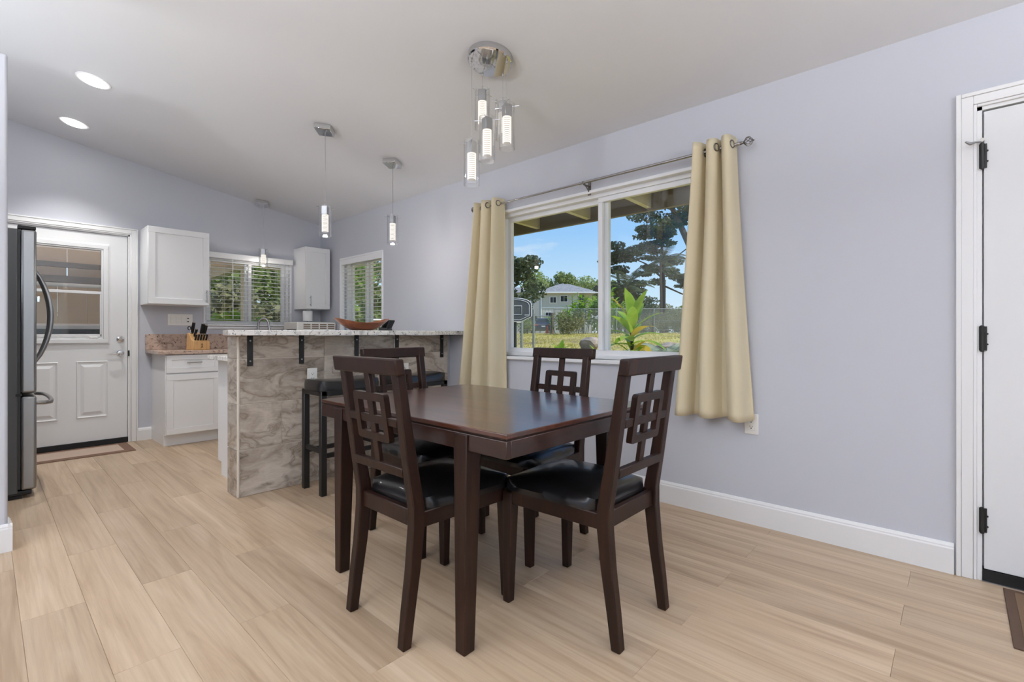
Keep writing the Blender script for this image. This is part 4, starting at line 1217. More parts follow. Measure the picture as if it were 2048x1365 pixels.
def tree(name, label, base, trunk, blobs, n, size, leaf, bark='bark_d', seed=1, cat='tree', group=None, **kw):
    t_ = thing(name, label, cat, base, 0, group)
    for pts, r0, r1 in trunk:
        k = len(pts)
        MB().tube(pts, [r0+(r1-r0)*i/(k-1) for i in range(k)], n=7).build('trunk' if r0 > .12 or pts is trunk[0][0] else 'branch', M[bark], t_)
    blobs_foliage(blobs, n, size, seed, **kw).build('foliage', LM[leaf], t_, fix=False)
    return t_
def crown(rnd, n, sx_, sy_, z0, z1, r):
    out = []
    for _ in range(n):
        q = rnd.random(); a = rnd.uniform(0, 6.28)
        k = math.sqrt(rnd.random())
        z = z0+(z1-z0)*rnd.random()
        f = 1-abs((z-z0)/(z1-z0)-.45)*1.1
        out.append((sx_*k*math.cos(a)*f, sy_*k*math.sin(a)*f, z, r*rnd.uniform(.6, 1.2), r*rnd.uniform(.6, 1.2), r*rnd.uniform(.45, .8)))
    return out
rnd = random.Random(5)
GT = 'trees beyond the fence'
tree('broadleaf_tree', 'dark dense tree behind the basketball hoop', (31.7, 27.9, 1.05), [([(0, 0, 0), (0, .1, 3)], .25, .15)], crown(rnd, 26, 2.1, 2.4, 1.2, 6.4, 1.0), 5200, .32, 'dark', seed=2, group=GT)
# background tree line
for k, (x, y, sp, h, lf, lb) in enumerate([
        (77, 64, 4.2, 13.4, 'light', 'pale green feathery tree above the grey house roof, beside the dark tree'),
        (80.5, 60.3, 4.6, 13.0, 'mid', 'mid green tree straight above the grey house roof'),
        (83.6, 57.2, 4.4, 11.8, 'light', 'pale tree above the far end of the grey house roof'),
        (88, 53.5, 5.2, 11.6, 'mid', 'mid green tree at the window mullion beyond the house'),
        (92, 48.5, 5.2, 8.2, 'dark', 'low dark tree on the skyline between the tall trunks'),
        (96, 44.5, 5.5, 6.8, 'olive', 'low olive tree on the skyline by the slim trunk')]):
    tree('skyline_tree', lb, (x, y, 1.1), [([(0, 0, 0), (0, 0, h*.6)], .3, .15)], crown(rnd, 24, sp, sp, h*.35, h-1.2, 1.9), 3200, .55, lf, seed=20+k, group='trees on the skyline')
# distant belt of woodland behind everything
rnd_b = random.Random(77); bel = []
for k in range(64):
    a = R(-35 + 145*k/63); d = 128+rnd_b.uniform(-10, 10)
    bel.append((d*math.cos(a), d*math.sin(a), 3.2+rnd_b.uniform(-.8, 1.6), 6, 6, 3.6))
tag(blobs_foliage(bel, 9000, 1.3, 5).build('woodland', LM['mid'], None, fix=False), 'low distant belt of woodland along the horizon', 'woodland', kind='stuff')
# tall spreading trees at the right of the view
rnd = random.Random(9)
def flat_layers(rnd, n, cx, cy, z0, z1, spread, r):
    out = []
    for _ in range(n):
        a = rnd.uniform(0, 6.28); k = rnd.random()**.6*spread; z = rnd.uniform(z0, z1)
        out.append((cx+k*math.cos(a), cy+k*math.sin(a), z, r*rnd.uniform(.8, 1.5), r*rnd.uniform(.8, 1.5), r*rnd.uniform(.22, .4)))
    return out
tree('spreading_tree', 'tall dark spreading tree with a straight slim trunk', (42.6, 20.1, 1.1),
     [([(0, 0, 0), (.05, -.05, 4), (-.1, .1, 8.2), (-.2, .2, 10)], .2, .1), ([(0, 0, 5.0), (-1.0, 1.2, 6.4), (-2, 2.6, 7.2)], .09, .04), ([(0, 0, 4.4), (1.2, -1.3, 3.6), (2.3, -2.6, 3.3)], .09, .04), ([(0, 0, 6), (1, -1, 7.2), (1.8, -2, 8.2)], .08, .04)],
     flat_layers(rnd, 12, -.3, .3, 7.2, 10.6, 2.4, 1.0) + flat_layers(rnd, 10, -.2, .3, 4.6, 7.2, 1.7, .9) + flat_layers(rnd, 5, 1.4, -1.5, 4.2, 5.4, 1.0, .8), 6200, .30, 'dark', seed=31, group='tall spreading trees')
tree('spreading_tree', 'broad tree with thick forked pale limbs against the curtain', (40.4, 14.6, 1.1),
     [([(0, 0, 0), (-.4, .4, 3.2), (-1.1, 1.2, 6.2), (-2.1, 2.3, 9.4), (-2.9, 3.3, 12.2)], .42, .16), ([(-.4, .4, 3.4), (-.5, .6, 7.2), (-1.2, 1.3, 11.2)], .28, .12), ([(-1.1, 1.2, 6.2), (-.9, .9, 9.0), (-.5, .4, 12)], .2, .1), ([(0, 0, 2.4), (.6, -.7, 6), (.9, -.9, 10)], .26, .12)],
     flat_layers(rnd, 16, -1.8, 2.0, 8.4, 13.2, 3.2, 1.2) + flat_layers(rnd, 8, -.2, .3, 3.0, 6.4, 1.5, .8), 6200, .30, 'dark', 'bark', seed=32, group='tall spreading trees')
tree('spreading_tree', 'dark flat-topped tree right of the window mullion', (36.2, 20.9, 1.1),
     [([(0, 0, 0), (0, 0, 3.4), (-.2, .2, 5.4)], .2, .1), ([(0, 0, 3.2), (.9, -1, 5.0)], .1, .05), ([(0, 0, 3.0), (-1, 1.1, 4.4)], .1, .05)],
     flat_layers(rnd, 16, 0, 0, 3.0, 7.2, 1.9, .95), 5200, .27, 'dark', seed=33, group='tall spreading trees')
# palms
def frond(mb, base, az, elev, L, droop, nl=22, lw=.035, ll=.45):
    p = Vector(base); pts = []; d = Vector((math.cos(az)*math.cos(elev), math.sin(az)*math.cos(elev), math.sin(elev)))
    for k in range(nl+1):
        pts.append(p.copy()); p = p+d*(L/nl); d = (d+Vector((0, 0, -droop/nl))).normalized()
    mb.tube(pts[::3], .012*L/1.5, n=5)
    for k in range(2, nl):
        d = (pts[k+1]-pts[k-1]).normalized(); side = d.cross(Vector((0, 0, 1))).normalized()
        l = ll*math.sin(math.pi*(.12+.85*k/nl))
        for s_ in (-1, 1):
            q = (side*s_*.8+d*.55+Vector((0, 0, -.28))).normalized()*l
            u = d*lw*.5
            mb.add([pts[k]-u, pts[k]+u, pts[k]+q*.6+u*.6, pts[k]+q, pts[k]+q*.6-u*.6], [(0, 1, 2, 3, 4)])
def palm(label, base, h, nf, L, leaf, group=None, seed=1, name='palm_tree', th=.14, elev=(.1, 1.1)):
    rnd = random.Random(seed)
    t_ = thing(name, label, 'palm', base, 0, group)
    if h > .2: MB().tube([(0, 0, 0), (.05, 0, h*.5), (0, .04, h)], [th, th*.8, th*.7], n=8).build('trunk', M['bark'], t_)
    for k in range(nf):
        mb = MB(); frond(mb, (0, 0, h), k*6.283/nf+rnd.uniform(-.25, .25), rnd.uniform(*elev), L*rnd.uniform(.8, 1.1), rnd.uniform(.9, 1.5), lw=.05*L/1.5, ll=.42*L/1.5)
        mb.build('frond', LM[leaf], t_, fix=False)
    return t_
palm('dark palm with drooping fronds beside the slim trunk', (34.1, 19.1, 1.1), 3.6, 14, 2.6, 'dark', 'palms beyond the fence', 3)
palm('palm standing above the slim trunk crown', (38.8, 18.5, 1.1), 6.0, 13, 2.6, 'dark', 'palms beyond the fence', 4)
palm('thin palm on the skyline above the house', (80.5, 57.2, 1.1), 8.5, 12, 2.4, 'mid', 'palms beyond the fence', 5)

# hedges and shrubs behind the fence
GH = 'shrubs along the fence'
for k, (x, y, rx, rz, lf, lb) in enumerate([
        (30.6, 17.3, 1.5, 1.15, 'olive', 'olive vine-covered shrub behind the fence, beside the mullion'),
        (31.9, 15.8, 1.6, 1.2, 'olive', 'olive shrub behind the fence below the slim trunk'),
        (33.3, 14.3, 1.7, 1.25, 'olive', 'olive shrub behind the fence against the curtain edge'),
        (34.6, 12.8, 1.7, 1.3, 'mid', 'green shrub behind the fence hidden by the curtain')]):
    tree('fence_shrub', lb, (x, y, 1.0), [([(0, 0, 0), (0, 0, .8)], .06, .03)], [(rnd.uniform(-rx, rx)*.5, rnd.uniform(-rx, rx)*.5, rnd.uniform(.35, rz), rx*.55, rx*.55, rz*.42) for _ in range(7)], 2600, .12, lf, seed=40+k, cat='shrub', group=GH)
tree('fence_shrub', 'rounded grey green shrub in front of the fence by the blue car', (22.0, 15.9, 1.0), [([(0, 0, 0), (0, 0, .5)], .05, .03)], [(rnd.uniform(-.5, .5), rnd.uniform(-.5, .5), rnd.uniform(.3, 1.0), .5, .5, .4) for _ in range(8)], 2600, .1, 'olive', seed=51, cat='shrub', group=GH)
tree('fence_shrub', 'dark shrub under the fence rail left of the blue car', (24.6, 21.2, 1.02), [([(0, 0, 0), (0, 0, .5)], .05, .03)], [(rnd.uniform(-.7, .7), rnd.uniform(-.7, .7), rnd.uniform(.3, .9), .55, .55, .4) for _ in range(7)], 2000, .12, 'mid', seed=52, cat='shrub', group=GH)
# broad-leaved ginger clumps: upright stalks with paired leaves
def blade(L, w, bend, n=5):
    # leaf along +x bending down, folded along the midrib; returns verts, faces
    vs = []; 
    for i in range(n+1):
        q = i/n; ww = w*math.sin(math.pi*min(1, q*.92+.08))**.8
        ang = bend*q; x = L*(math.sin(bend*q)/bend if bend > 1e-3 else q); z = -L*((1-math.cos(bend*q))/bend if bend > 1e-3 else 0)
        vs += [(x, -ww/2, z+ww*.12), (x, 0, z), (x, ww/2, z+ww*.12)]
    fs = []
    for i in range(n):
        for j in range(2): fs.append((3*i+j, 3*i+j+1, 3*i+3+j+1, 3*i+3+j))
    return vs, fs
def ginger(label, base, ns, h, spread, leaf, seed, L=.42, w=.1):
    rnd = random.Random(seed); t_ = thing('ginger_clump', label, 'plant', base, 0, 'ginger plants along the fence')
    stm, lv_ = MB(), MB()
    for _ in range(ns):
        a = rnd.uniform(0, 6.28); k = rnd.random()*spread
        p = Vector((k*math.cos(a), k*math.sin(a), 0)); lean = Vector((rnd.uniform(-.3, .3), rnd.uniform(-.3, .3), 1)).normalized()
        hh = h*rnd.uniform(.6, 1.05); stm.tube([p, p+lean*hh], .018, n=5)
        nl = 10; az0 = rnd.uniform(0, 3.14)
        for i in range(nl):
            q = p+lean*hh*(.3+.7*i/nl); az = az0+(math.pi if i % 2 else 0)+rnd.uniform(-.3, .3)
            M4 = Matrix.Translation(q) @ Matrix.Rotation(az, 4, 'Z') @ Matrix.Rotation(-rnd.uniform(.3, .9), 4, 'Y')
            vs, fs = blade(L*rnd.uniform(.8, 1.2), w, rnd.uniform(.4, 1.1), 4)
            lv_.add([M4 @ Vector(v_) for v_ in vs], fs, True)
    stm.build('stalks', LM['mid'], t_, fix=False)
    lv_.build('leaves', LM[leaf], t_, fix=False)
ginger('bright green ginger clump in front of the grey house', (25.9, 17.6, 1.02), 26, 2.5, .95, 'bright', 61, .6, .17)
ginger('tall bright ginger clump against the window mullion', (26.9, 16.7, 1.02), 24, 2.9, .8, 'bright', 62, .6, .17)
ginger('low bright ginger clump beside the blue car', (23.2, 17.1, 1.02), 18, 1.5, .6, 'bright', 63, .45, .13)
ginger('bright ginger plants behind the fence right of the mullion', (28.6, 16.6, 1.02), 22, 2.1, 1.1, 'bright', 64, .55, .15)

# chain link fence
m = bpy.data.materials.new('chain_link'); m.use_nodes = True; M['link'] = m
t = m.node_tree; t.nodes.clear(); o_ = N(t, 'ShaderNodeOutputMaterial'); mxs = N(t, 'ShaderNodeMixShader')
tr = N(t, 'ShaderNodeBsdfTransparent'); df = N(t, 'ShaderNodeBsdfDiffuse'); df.inputs[0].default_value = srgb(176, 178, 172)
tcn = N(t, 'ShaderNodeTexCoord'); sep = N(t, 'ShaderNodeSeparateXYZ'); t.links.new(tcn.outputs['Object'], sep.inputs[0])
def fm(op, a, b2):
    n = N(t, 'ShaderNodeMath', operation=op)
    for i, x in enumerate((a, b2)):
        if isinstance(x, bpy.types.NodeSocket): t.links.new(x, n.inputs[i])
        elif x is not None: n.inputs[i].default_value = x
    return n.outputs[0]
lines = []
for sg in ('ADD', 'SUBTRACT'):
    q = fm('MULTIPLY', fm(sg, sep.outputs['X'], sep.outputs['Z']), 11.0)
    q = fm('LESS_THAN', fm('FRACT', q, None), .14)
    lines.append(q)
t.links.new(fm('MAXIMUM', lines[0], lines[1]), mxs.inputs[0])
t.links.new(tr.outputs[0], mxs.inputs[1]); t.links.new(df.outputs[0], mxs.inputs[2]); t.links.new(mxs.outputs[0], o_.inputs[0])
def fence_run(label, p0, p1, h, posts, rails=True):
    p0, p1 = Vector(p0), Vector(p1); d = p1-p0; L = d.length
    t_ = thing('chain_link_fence', label, 'fence', p0, math.atan2(d.y, d.x))
    MB().box(0, L, -.002, .002, .04, h).build('wire_mesh', M['link'], t_)
    for q in posts: MB().cyl((q*L, 0, -.1), (q*L, 0, h+.04), .036, n=8).build('post', M['galv'], t_)
    MB().cyl((0, 0, h), (L, 0, h), .024, n=8).build('top_rail', M['galv'], t_)
    if rails: MB().cyl((0, 0, h*.52), (L, 0, h*.52), .01, n=6).cyl((0, 0, .25), (L, 0, .25), .01, n=6).build('tension_wire', M['galv'], t_)
    return t_
fr_ = fence_run('chain link fence in front of the shrubs beyond the lawn', (23.9, 18.4, 1.02), (31.2, 10.4, 1.05), 1.56, [0, .172, .355, .57, .78, 1.0])
L_ = (Vector((31.2, 10.4, 0))-Vector((23.9, 18.4, 0))).length
MB().cyl((.172*L_, .03, 1.5), (.355*L_, .03, .12), .02, n=6).build('brace', M['galv'], fr_)
fence_run('low gate of chain link in front of the blue car', (21.4, 21.1, 1.02), (23.75, 18.55, 1.02), 1.12, [0, .5, .7, 1.0])
# thick gate post
tag(MB().cyl((23.78, 18.47, .95), (23.78, 18.47, 2.3), .09, n=10).cyl((23.78, 18.47, 2.3), (23.78, 18.47, 2.36), .1, .02, n=10).build('gate_post', M['bark']), 'thick grey gate post beside the blue car', 'post')

# neighbour house (two storeys, hip roof)
hs = thing('neighbour_house', 'grey two-storey neighbour house with a hip roof beyond the fence', 'house', (0, 0, 0))
m, t, b = newmat('board_siding'); M['siding'] = m
b.inputs['Base Color'].default_value = srgb(196, 196, 190); b.inputs['Roughness'].default_value = .8
m, t, b = newmat('shingle_roof'); M['shingle'] = m
v = coords(t, (2, 2, 2)); g = noise(t, v, 2, 4)
c = ramp(t, [(0.3, srgb(126, 126, 128)), (0.7, srgb(168, 168, 168))]); t.links.new(g, c.inputs[0]); t.links.new(c.outputs[0], b.inputs['Base Color']); b.inputs['Roughness'].default_value = .9
M['dark_pane'] = plain('dark_window_pane', srgb(40, 46, 52), .15)
A_, B_ = Vector((65.3, 53.1, 0)), Vector((69.7, 48.25, 0))
ux = (B_-A_).normalized(); uy = Vector((-ux.y, ux.x, 0))     # uy points away from the viewer
if uy.dot(Vector((1, 1, 0))) < 0: uy = -uy
Lh, Dh, Hh, Zb = (B_-A_).length, 6.5, 5.9, 2.0
hs.location = A_ + Vector((0, 0, 0)); hs.rotation_euler = (0, 0, math.atan2(ux.y, ux.x))
flip = 1 if (Matrix.Rotation(math.atan2(ux.y, ux.x), 3, 'Z') @ Vector((0, 1, 0))).dot(uy) > 0 else -1
MB().box(0, Lh, 0, flip*Dh, Zb-2, 8.2).build('walls', M['siding'], hs)
MB().box(Lh, Lh+2.6, flip*2.2, flip*Dh, Zb-2, 8.2).build('side_wing', M['siding'], hs)
for k in range(12):
    x = .3+k*.55
    if x < Lh-.1: MB().box(x-.03, x+.03, -flip*.03, 0, 2, 8.15).build('batten', M['siding'], hs)
MB().box(-.02, Lh+.02, -flip*.06, 0, 5.42, 5.58).build('band_board', M['vinyl'], hs)
MB().box(-.04, .12, -flip*.05, 0, 1.5, 8.2).box(Lh-.12, Lh+.04, -flip*.05, 0, 1.5, 8.2).build('corner_board', M['vinyl'], hs)
ov = .75; zr = 8.15; pk = 1.75
r_ = MB()
x0_, x1_, y0_, y1_ = -ov, Lh+3.3, -ov*flip, flip*(Dh+ov)
rx0, rx1, ry = Lh*.52, Lh*.52+1.8, flip*Dh/2
r_.add([(x0_, y0_, zr), (x1_, y0_, zr), (x1_, y1_, zr), (x0_, y1_, zr), (rx0, ry, zr+pk), (rx1, ry, zr+pk)], [(0, 1, 5, 4), (1, 2, 5), (2, 3, 4, 5), (3, 0, 4), (0, 3, 2, 1)])
r_.build('roof', M['shingle'], hs)
MB().box(x0_, x1_, y0_-flip*.03, y0_, zr-.2, zr+.04).box(x0_-.03, x0_, min(y0_, y1_), max(y0_, y1_), zr-.2, zr+.04).build('fascia', M['vinyl'], hs)
for (x, z, w2, h2) in ((1.55, 6.35, 1.05, .95), (3.35, 6.55, 1.2, .95), (.75, 3.95, 1.0, .7), (3.2, 3.9, 1.4, .8)):
    f_ = MB().box(x-.08, x+w2+.08, -flip*.07, 0, z-.08, z+h2+.08).build('window', M['vinyl'], hs)
    for k in range(2): MB().box(x+.03+k*w2/2, x+w2/2-.03+k*w2/2, -flip*.09, -flip*.06, z, z+h2).build('pane', M['dark_pane'], f_)
MB().box(Lh+.2, Lh+1.1, flip*2.1, flip*2.2, 5.8, 7.9).build('doorway', M['dark_pane'], hs)
h2_ = thing('neighbour_house', 'second house wall and eave half hidden behind the dark tree', 'house', (71.5, 61.6, 0), math.atan2(ux.y, ux.x))
MB().box(-5, 2.4, 0, 5, 0, 8.9).build('walls', M['siding'], h2_)
MB().add([(-6, -.8, 8.9), (3.2, -.8, 8.9), (3.2, 6, 8.9), (-6, 6, 8.9), (-3.5, 2.6, 10.2), (.6, 2.6, 10.2)], [(0, 1, 5, 4), (1, 2, 5), (2, 3, 4, 5), (3, 0, 4), (0, 3, 2, 1)]).build('roof', M['shingle'], h2_)

# blue SUV seen from behind
cr_ = thing('suv', 'dark blue suv parked beyond the fence', 'car', (39.1, 31.5, 1.02), math.atan2(31.5, 39.1)-math.pi/2+.12)
M['carblue'] = plain('car_paint_blue', srgb(44, 56, 92), .25, coat=.6)
# local: x across, y away from the viewer, z up
def loft(secs):
    mb = MB(); vs = []; n = len(secs[0])
    for s_ in secs: vs += s_
    fs = [tuple(range(n))[::-1], tuple(range(len(vs)-n, len(vs)))]
    for j in range(len(secs)-1):
        for k in range(n): fs.append((j*n+k, j*n+(k+1) % n, (j+1)*n+(k+1) % n, (j+1)*n+k))
    return mb.add(vs, fs)
def sec(y, hw, z0, z1): return [(-hw*.96, y, z0), (hw*.96, y, z0), (hw, y, (z0+z1)/2), (hw*.9, y, z1), (-hw*.9, y, z1), (-hw, y, (z0+z1)/2)]
loft([sec(0, .86, .42, .95), sec(.12, .92, .34, 1.04), sec(1.2, .93, .3, 1.04), sec(3.4, .93, .3, 1.0), sec(4.3, .88, .32, .88), sec(4.55, .78, .4, .75)]).build('body', M['carblue'], cr_, bevel=.05, seg=3)
def sec2(y, hw, hw2, z0, z1): return [(-hw, y, z0), (hw, y, z0), (hw2, y, z1), (-hw2, y, z1)]
loft([sec2(.1, .84, .78, 1.0, 1.08), sec2(.5, .86, .66, 1.0, 1.6), sec2(2.3, .86, .66, 1.0, 1.64), sec2(3.2, .84, .72, .98, 1.04)]).build('cabin', M['carblue'], cr_, bevel=.05, seg=3)
MB().hexa([(-.68, .12, 1.1), (.68, .12, 1.1), (.68, .2, 1.1), (-.68, .2, 1.1), (-.58, .40, 1.5), (.58, .40, 1.5), (.58, .48, 1.5), (-.58, .48, 1.5)]).build('rear_window', M['dark_pane'], cr_)
M['tail'] = plain('tail_light_red', srgb(170, 30, 28), .3)
for s_ in (-1, 1):
    MB().box(s_*.72-.17, s_*.72+.17, -.03, .12, .82, 1.0).build('tail_light', M['tail'], cr_, bevel=.02)
    for y in (.85, 3.6):
        w_ = MB().cyl((s_*.78, y, .34), (s_*.96, y, .34), .34, n=20).build('wheel', M['black'], cr_)
        MB().cyl((s_*.95, y, .34), (s_*.97, y, .34), .2, n=14).build('hub_cap', M['nickel'], w_)
    MB().hexa([(s_*.84-.02, .6, 1.05), (s_*.84+.02, .6, 1.05), (s_*.84+.02, 2.8, 1.05), (s_*.84-.02, 2.8, 1.05), (s_*.69-.02, .8, 1.5), (s_*.69+.02, .8, 1.5), (s_*.69+.02, 2.2, 1.5), (s_*.69-.02, 2.2, 1.5)]).build('side_window', M['dark_pane'], cr_)
MB().box(-.2, .2, -.02, .02, .7, .82).build('number_plate', M['vinyl'], cr_)
MB().box(-.84, .84, -.08, .1, .4, .6).build('bumper', M['dark_grey'], cr_, bevel=.03)
cn_ = thing('traffic_cone', 'orange traffic cone beside the blue car', 'cone', (35.2, 27.9, 1.05))
M['orange'] = plain('cone_orange', srgb(226, 92, 52), .6)
MB().lathe([(.2, .03), (.19, .04), (.04, .72), (.001, .72)], n=16).build('cone_body', M['orange'], cn_)
MB().box(-.24, .24, -.24, .24, 0, .035).build('cone_base', M['orange'], cn_)

# child's basketball hoop
bh = thing('basketball_hoop', 'grey backboard on a dark pole at the window edge', 'basketball hoop', (7.42, 6.72, .55), math.atan2(-.73, .68))
MB().cyl((0, 0, -.3), (0, 0, .95), .03, n=10).build('pole', M['dark_grey'], bh)
sh = [(-.12, .76), (.12, .76), (.33, .86), (.33, 1.12)]
for k in range(9):
    a = math.pi*k/8; sh.append((.33*math.cos(a), 1.12+.12*math.sin(a)))
sh += [(-.33, .86)]
MB().prism(sh, 'y', -.05, -.035).build('backboard', plain('backboard_grey', srgb(92, 96, 98), .5), bh)
cen = Vector((0, 1.0))
rim = [(cen.x+(p[0]-cen.x)*.93, cen.y+(p[1]-cen.y)*.93) for p in sh]
MB().tube([(p[0], -.043, p[1]) for p in sh+sh[:1]], .009, n=5).build('edge_rim', M['vinyl'], bh)
MB().tube([(p[0], -.052, p[1]) for p in [(cen.x+(p_[0]-cen.x)*.86, cen.y+(p_[1]-cen.y)*.86) for p_ in sh+sh[:1]]], .005, n=5).build('border_line', M['vinyl'], bh)
MB().tube([(x, -.052, z) for x, z in ((-.13, .9), (.13, .9), (.13, 1.08), (-.13, 1.08), (-.13, .9))], .007, n=4).build('target_square', M['vinyl'], bh)
MB().box(.19, .29, -.053, -.05, .885, .9).build('label_strip', M['vinyl'], bh)
MB().tube([(.11*math.cos(a*math.pi/8), .12+.11*math.sin(a*math.pi/8), .9) for a in range(17)], .006, n=6).build('rim', M['orange'], bh)
tag(MB().cyl((7.28, 6.11, .2), (7.28, 6.11, 1.53), .022, n=8).build('garden_pole', M['galv']), 'thin metal pole standing in front of the lawn', 'pole')

# boulder and rocks
def rock(label, p, s_, seed, group=None):
    rnd = random.Random(seed); bm = bmesh.new(); bmesh.ops.create_icosphere(bm, subdivisions=2, radius=1)
    dirs = [Vector((rnd.gauss(0, 1), rnd.gauss(0, 1), rnd.gauss(0, 1))).normalized() for _ in range(9)]; offs = [rnd.uniform(.6, .9) for _ in dirs]
    for v_ in bm.verts:
        for d, o in zip(dirs, offs):
            k = v_.co.dot(d)
            if k > o: v_.co -= d*(k-o)
        v_.co = Vector((v_.co.x*s_[0], v_.co.y*s_[1], v_.co.z*s_[2]))
    me = bpy.data.meshes.new('boulder'); bm.to_mesh(me); bm.free(); me.materials.append(M['rock'])
    o = bpy.data.objects.new('boulder', me); COL.objects.link(o); o.location = p
    tag(o, label, 'rock', group); return o
m, t, b = newmat('lava_rock'); M['rock'] = m
v = coords(t, (1, 1, 1), 9); g = noise(t, v, 5, 6, .7); c = ramp(t, [(0.3, srgb(120, 106, 92)), (0.7, srgb(196, 180, 162))]); t.links.new(g, c.inputs[0]); t.links.new(c.outputs[0], b.inputs['Base Color']); b.inputs['Roughness'].default_value = .95
rock('large brown boulder on the lawn beside the window mullion', (10.2, 6.72, .80), (.3, .27, .2), 3)
GR = 'small stones half sunk in the lawn'
for k, (x, y, s_, lb) in enumerate([(9.0, 7.4, .22, 'flat pale stone in the lawn between the hoop and the thin pole'), (9.6, 6.95, .14, 'small dark stone in the lawn beside the thin pole'), (11.2, 5.2, .3, 'long low stone in the lawn behind the ti plant'), (12.2, 5.6, .26, 'low stone in the lawn between boulder and ti plant')]):
    rock(lb, (x, y, gz(x, y)+.01), (s_*1.3, s_, s_*.35), 10+k, GR)

# ti plant by the window: each leaf a part
tp = thing('ti_plant', 'tall bright green ti plant outside the window', 'plant', (4.52, 2.47, .12))
MB().tube([(0, 0, 0), (.01, 0, .6), (0, .01, 1.12)], [.02, .017, .014], n=8).build('stem', M['bark_d'], tp)
rnd = random.Random(21)
def leaf_obj(parent, name, p, az, elev, L, w, bend, mat):
    vs, fs = blade(L, w, bend, 8)
    o = MB().add(vs, fs, True).build(name, mat, parent, fix=False)
    o.location = p; o.rotation_euler = (Matrix.Rotation(az, 3, 'Z') @ Matrix.Rotation(-elev, 3, 'Y')).to_euler()
    return o
# camera-facing spread is along (0.68,-0.73)
for k in range(18):
    az = k*2.4+rnd.uniform(-.2, .2); q = k/17
    leaf_obj(tp, 'leaf', (0, 0, .80+.26*q), az, .35+1.05*q, .37*rnd.uniform(.9, 1.15), .115, 1.35-1.0*q, LM['ti'] if k % 7 else LM['yellow'])
for k in range(14):
    az = k*2.4+1; q = k/13
    leaf_obj(tp, 'leaf', (0, 0, .46+.30*q), az, .3+.75*q, .33*rnd.uniform(.85, 1.1), .075, 1.3-.5*q, LM['ti'] if k % 4 else LM['yellow'])
for k, (x, y, zt, n, L, lf, lb) in enumerate([
        (4.85, 3.64, .99, 9, .2, 'bright', 'small lime green plant just above the chair back'),
        (5.16, 3.24, 1.0, 16, .34, 'bright', 'spiky lime green palm seedling at the mullion'),
        (5.9, 3.15, .95, 9, .3, 'yellow', 'yellowing leafy clump at the foot of the ti plant')]):
    o = thing('yard_plant', lb, 'plant', (x, y, zt-L*.9), 0, 'small plants under the window')
    MB().tube([(0, 0, -.5), (0, 0, .02)], .012, n=6).build('stem', M['bark_d'], o)
    for i in range(n): leaf_obj(o, 'leaf', (0, 0, 0), i*2.4, .5+.9*i/n, L*rnd.uniform(.8, 1.15), .03 if n > 12 else .06, .7, LM[lf])
palm('pale ferns below the window beside the curtain', (6.15, 2.85, .72), .05, 12, .55, 'fern', 'ferns under the window', 8, 'fern_clump', .02, (.25, .9))
palm('second pale fern tuft closer to the ti plant', (6.3, 3.12, .72), .05, 10, .45, 'fern', 'ferns under the window', 9, 'fern_clump', .02, (.25, .9))
# shrubs seen through the narrow side window
tree('side_shrub', 'leafy green shrub outside the narrow side window', (6.4, 10.4, .3), [([(0, 0, 0), (0, 0, 1.6)], .07, .04)], [(rnd.uniform(-1.3, 1.3), rnd.uniform(-1.5, 1.5), rnd.uniform(.4, 2.3), .7, .7, .5) for _ in range(12)], 5200, .13, 'mid', seed=71, cat='shrub', group='shrubs outside the kitchen windows')
tree('side_shrub', 'yellow green leafy branch outside the narrow side window', (5.6, 10.4, .2), [([(0, 0, 0), (0, 0, 2.0)], .05, .03)], [(rnd.uniform(-.4, .4), rnd.uniform(-.5, .5), rnd.uniform(1.4, 2.9), .4, .4, .35) for _ in range(6)], 1200, .16, 'bright', seed=72, cat='shrub', group='shrubs outside the kitchen windows')
tree('broadleaf_tree', 'tall green tree outside the narrow side window', (13, 19.5, .9), [([(0, 0, 0), (0, 0, 4)], .2, .1)], crown(rnd, 20, 2.4, 3.4, 1.0, 6.4, 1.0), 4200, .28, 'olive', seed=73, group=GT)
fence_run('chain link fence outside the narrow side window', (5.5, 9.2, .2), (9.5, 8.4, .6), 1.15, [0, .5, 1.0], rails=False)

# ------------------------------------------------------------------ own eave outside the dining window
M['soffit'] = plain('eave_brown', srgb(128, 118, 98), .8)
M['rafter'] = plain('rafter_cream', srgb(214, 208, 180), .7)
ev = thing('roof_eave', 'brown underside of the house eave above the window', 'eave', (3.4, 2.0, 2.1))
ev['kind'] = 'structure'; del ev['category']
e0, e1, ya, yb = W+.16, 3.74, -4.0, 8.5
def deck(x): return 2.42-(x-W)/6
mb = MB().hexa([(e0-3.4, ya-2, deck(e0)-2.1), (e1-3.4, ya-2, deck(e1)-2.1), (e1-3.4, yb-2, deck(e1)-2.1), (e0-3.4, yb-2, deck(e0)-2.1),
                (e0-3.4, ya-2, deck(e0)+.06-2.1), (e1-3.4, ya-2, deck(e1)+.06-2.1), (e1-3.4, yb-2, deck(e1)+.06-2.1), (e0-3.4, yb-2, deck(e0)+.06-2.1)])
mb.build('roof_deck', M['soffit'], ev)
MB().box(3.70-3.4, 3.74-3.4, ya-2, yb-2, 2.078-2.1, deck(3.7)+.06-2.1).build('fascia', M['soffit'], ev)
for k in range(-8, 11):
    y = 2.458+.588*k
    MB().hexa([(e0-3.4, y-.022-2, 2.115-2.1), (3.70-3.4, y-.022-2, 2.098-2.1), (3.70-3.4, y+.022-2, 2.098-2.1), (e0-3.4, y+.022-2, 2.115-2.1), (e0-3.4, y-.022-2, deck(e0)-2.1), (3.70-3.4, y-.022-2, deck(3.7)-2.1), (3.70-3.4, y+.022-2, deck(3.7)-2.1), (e0-3.4, y+.022-2, deck(e0)-2.1)]).build('rafter', M['rafter'], ev)

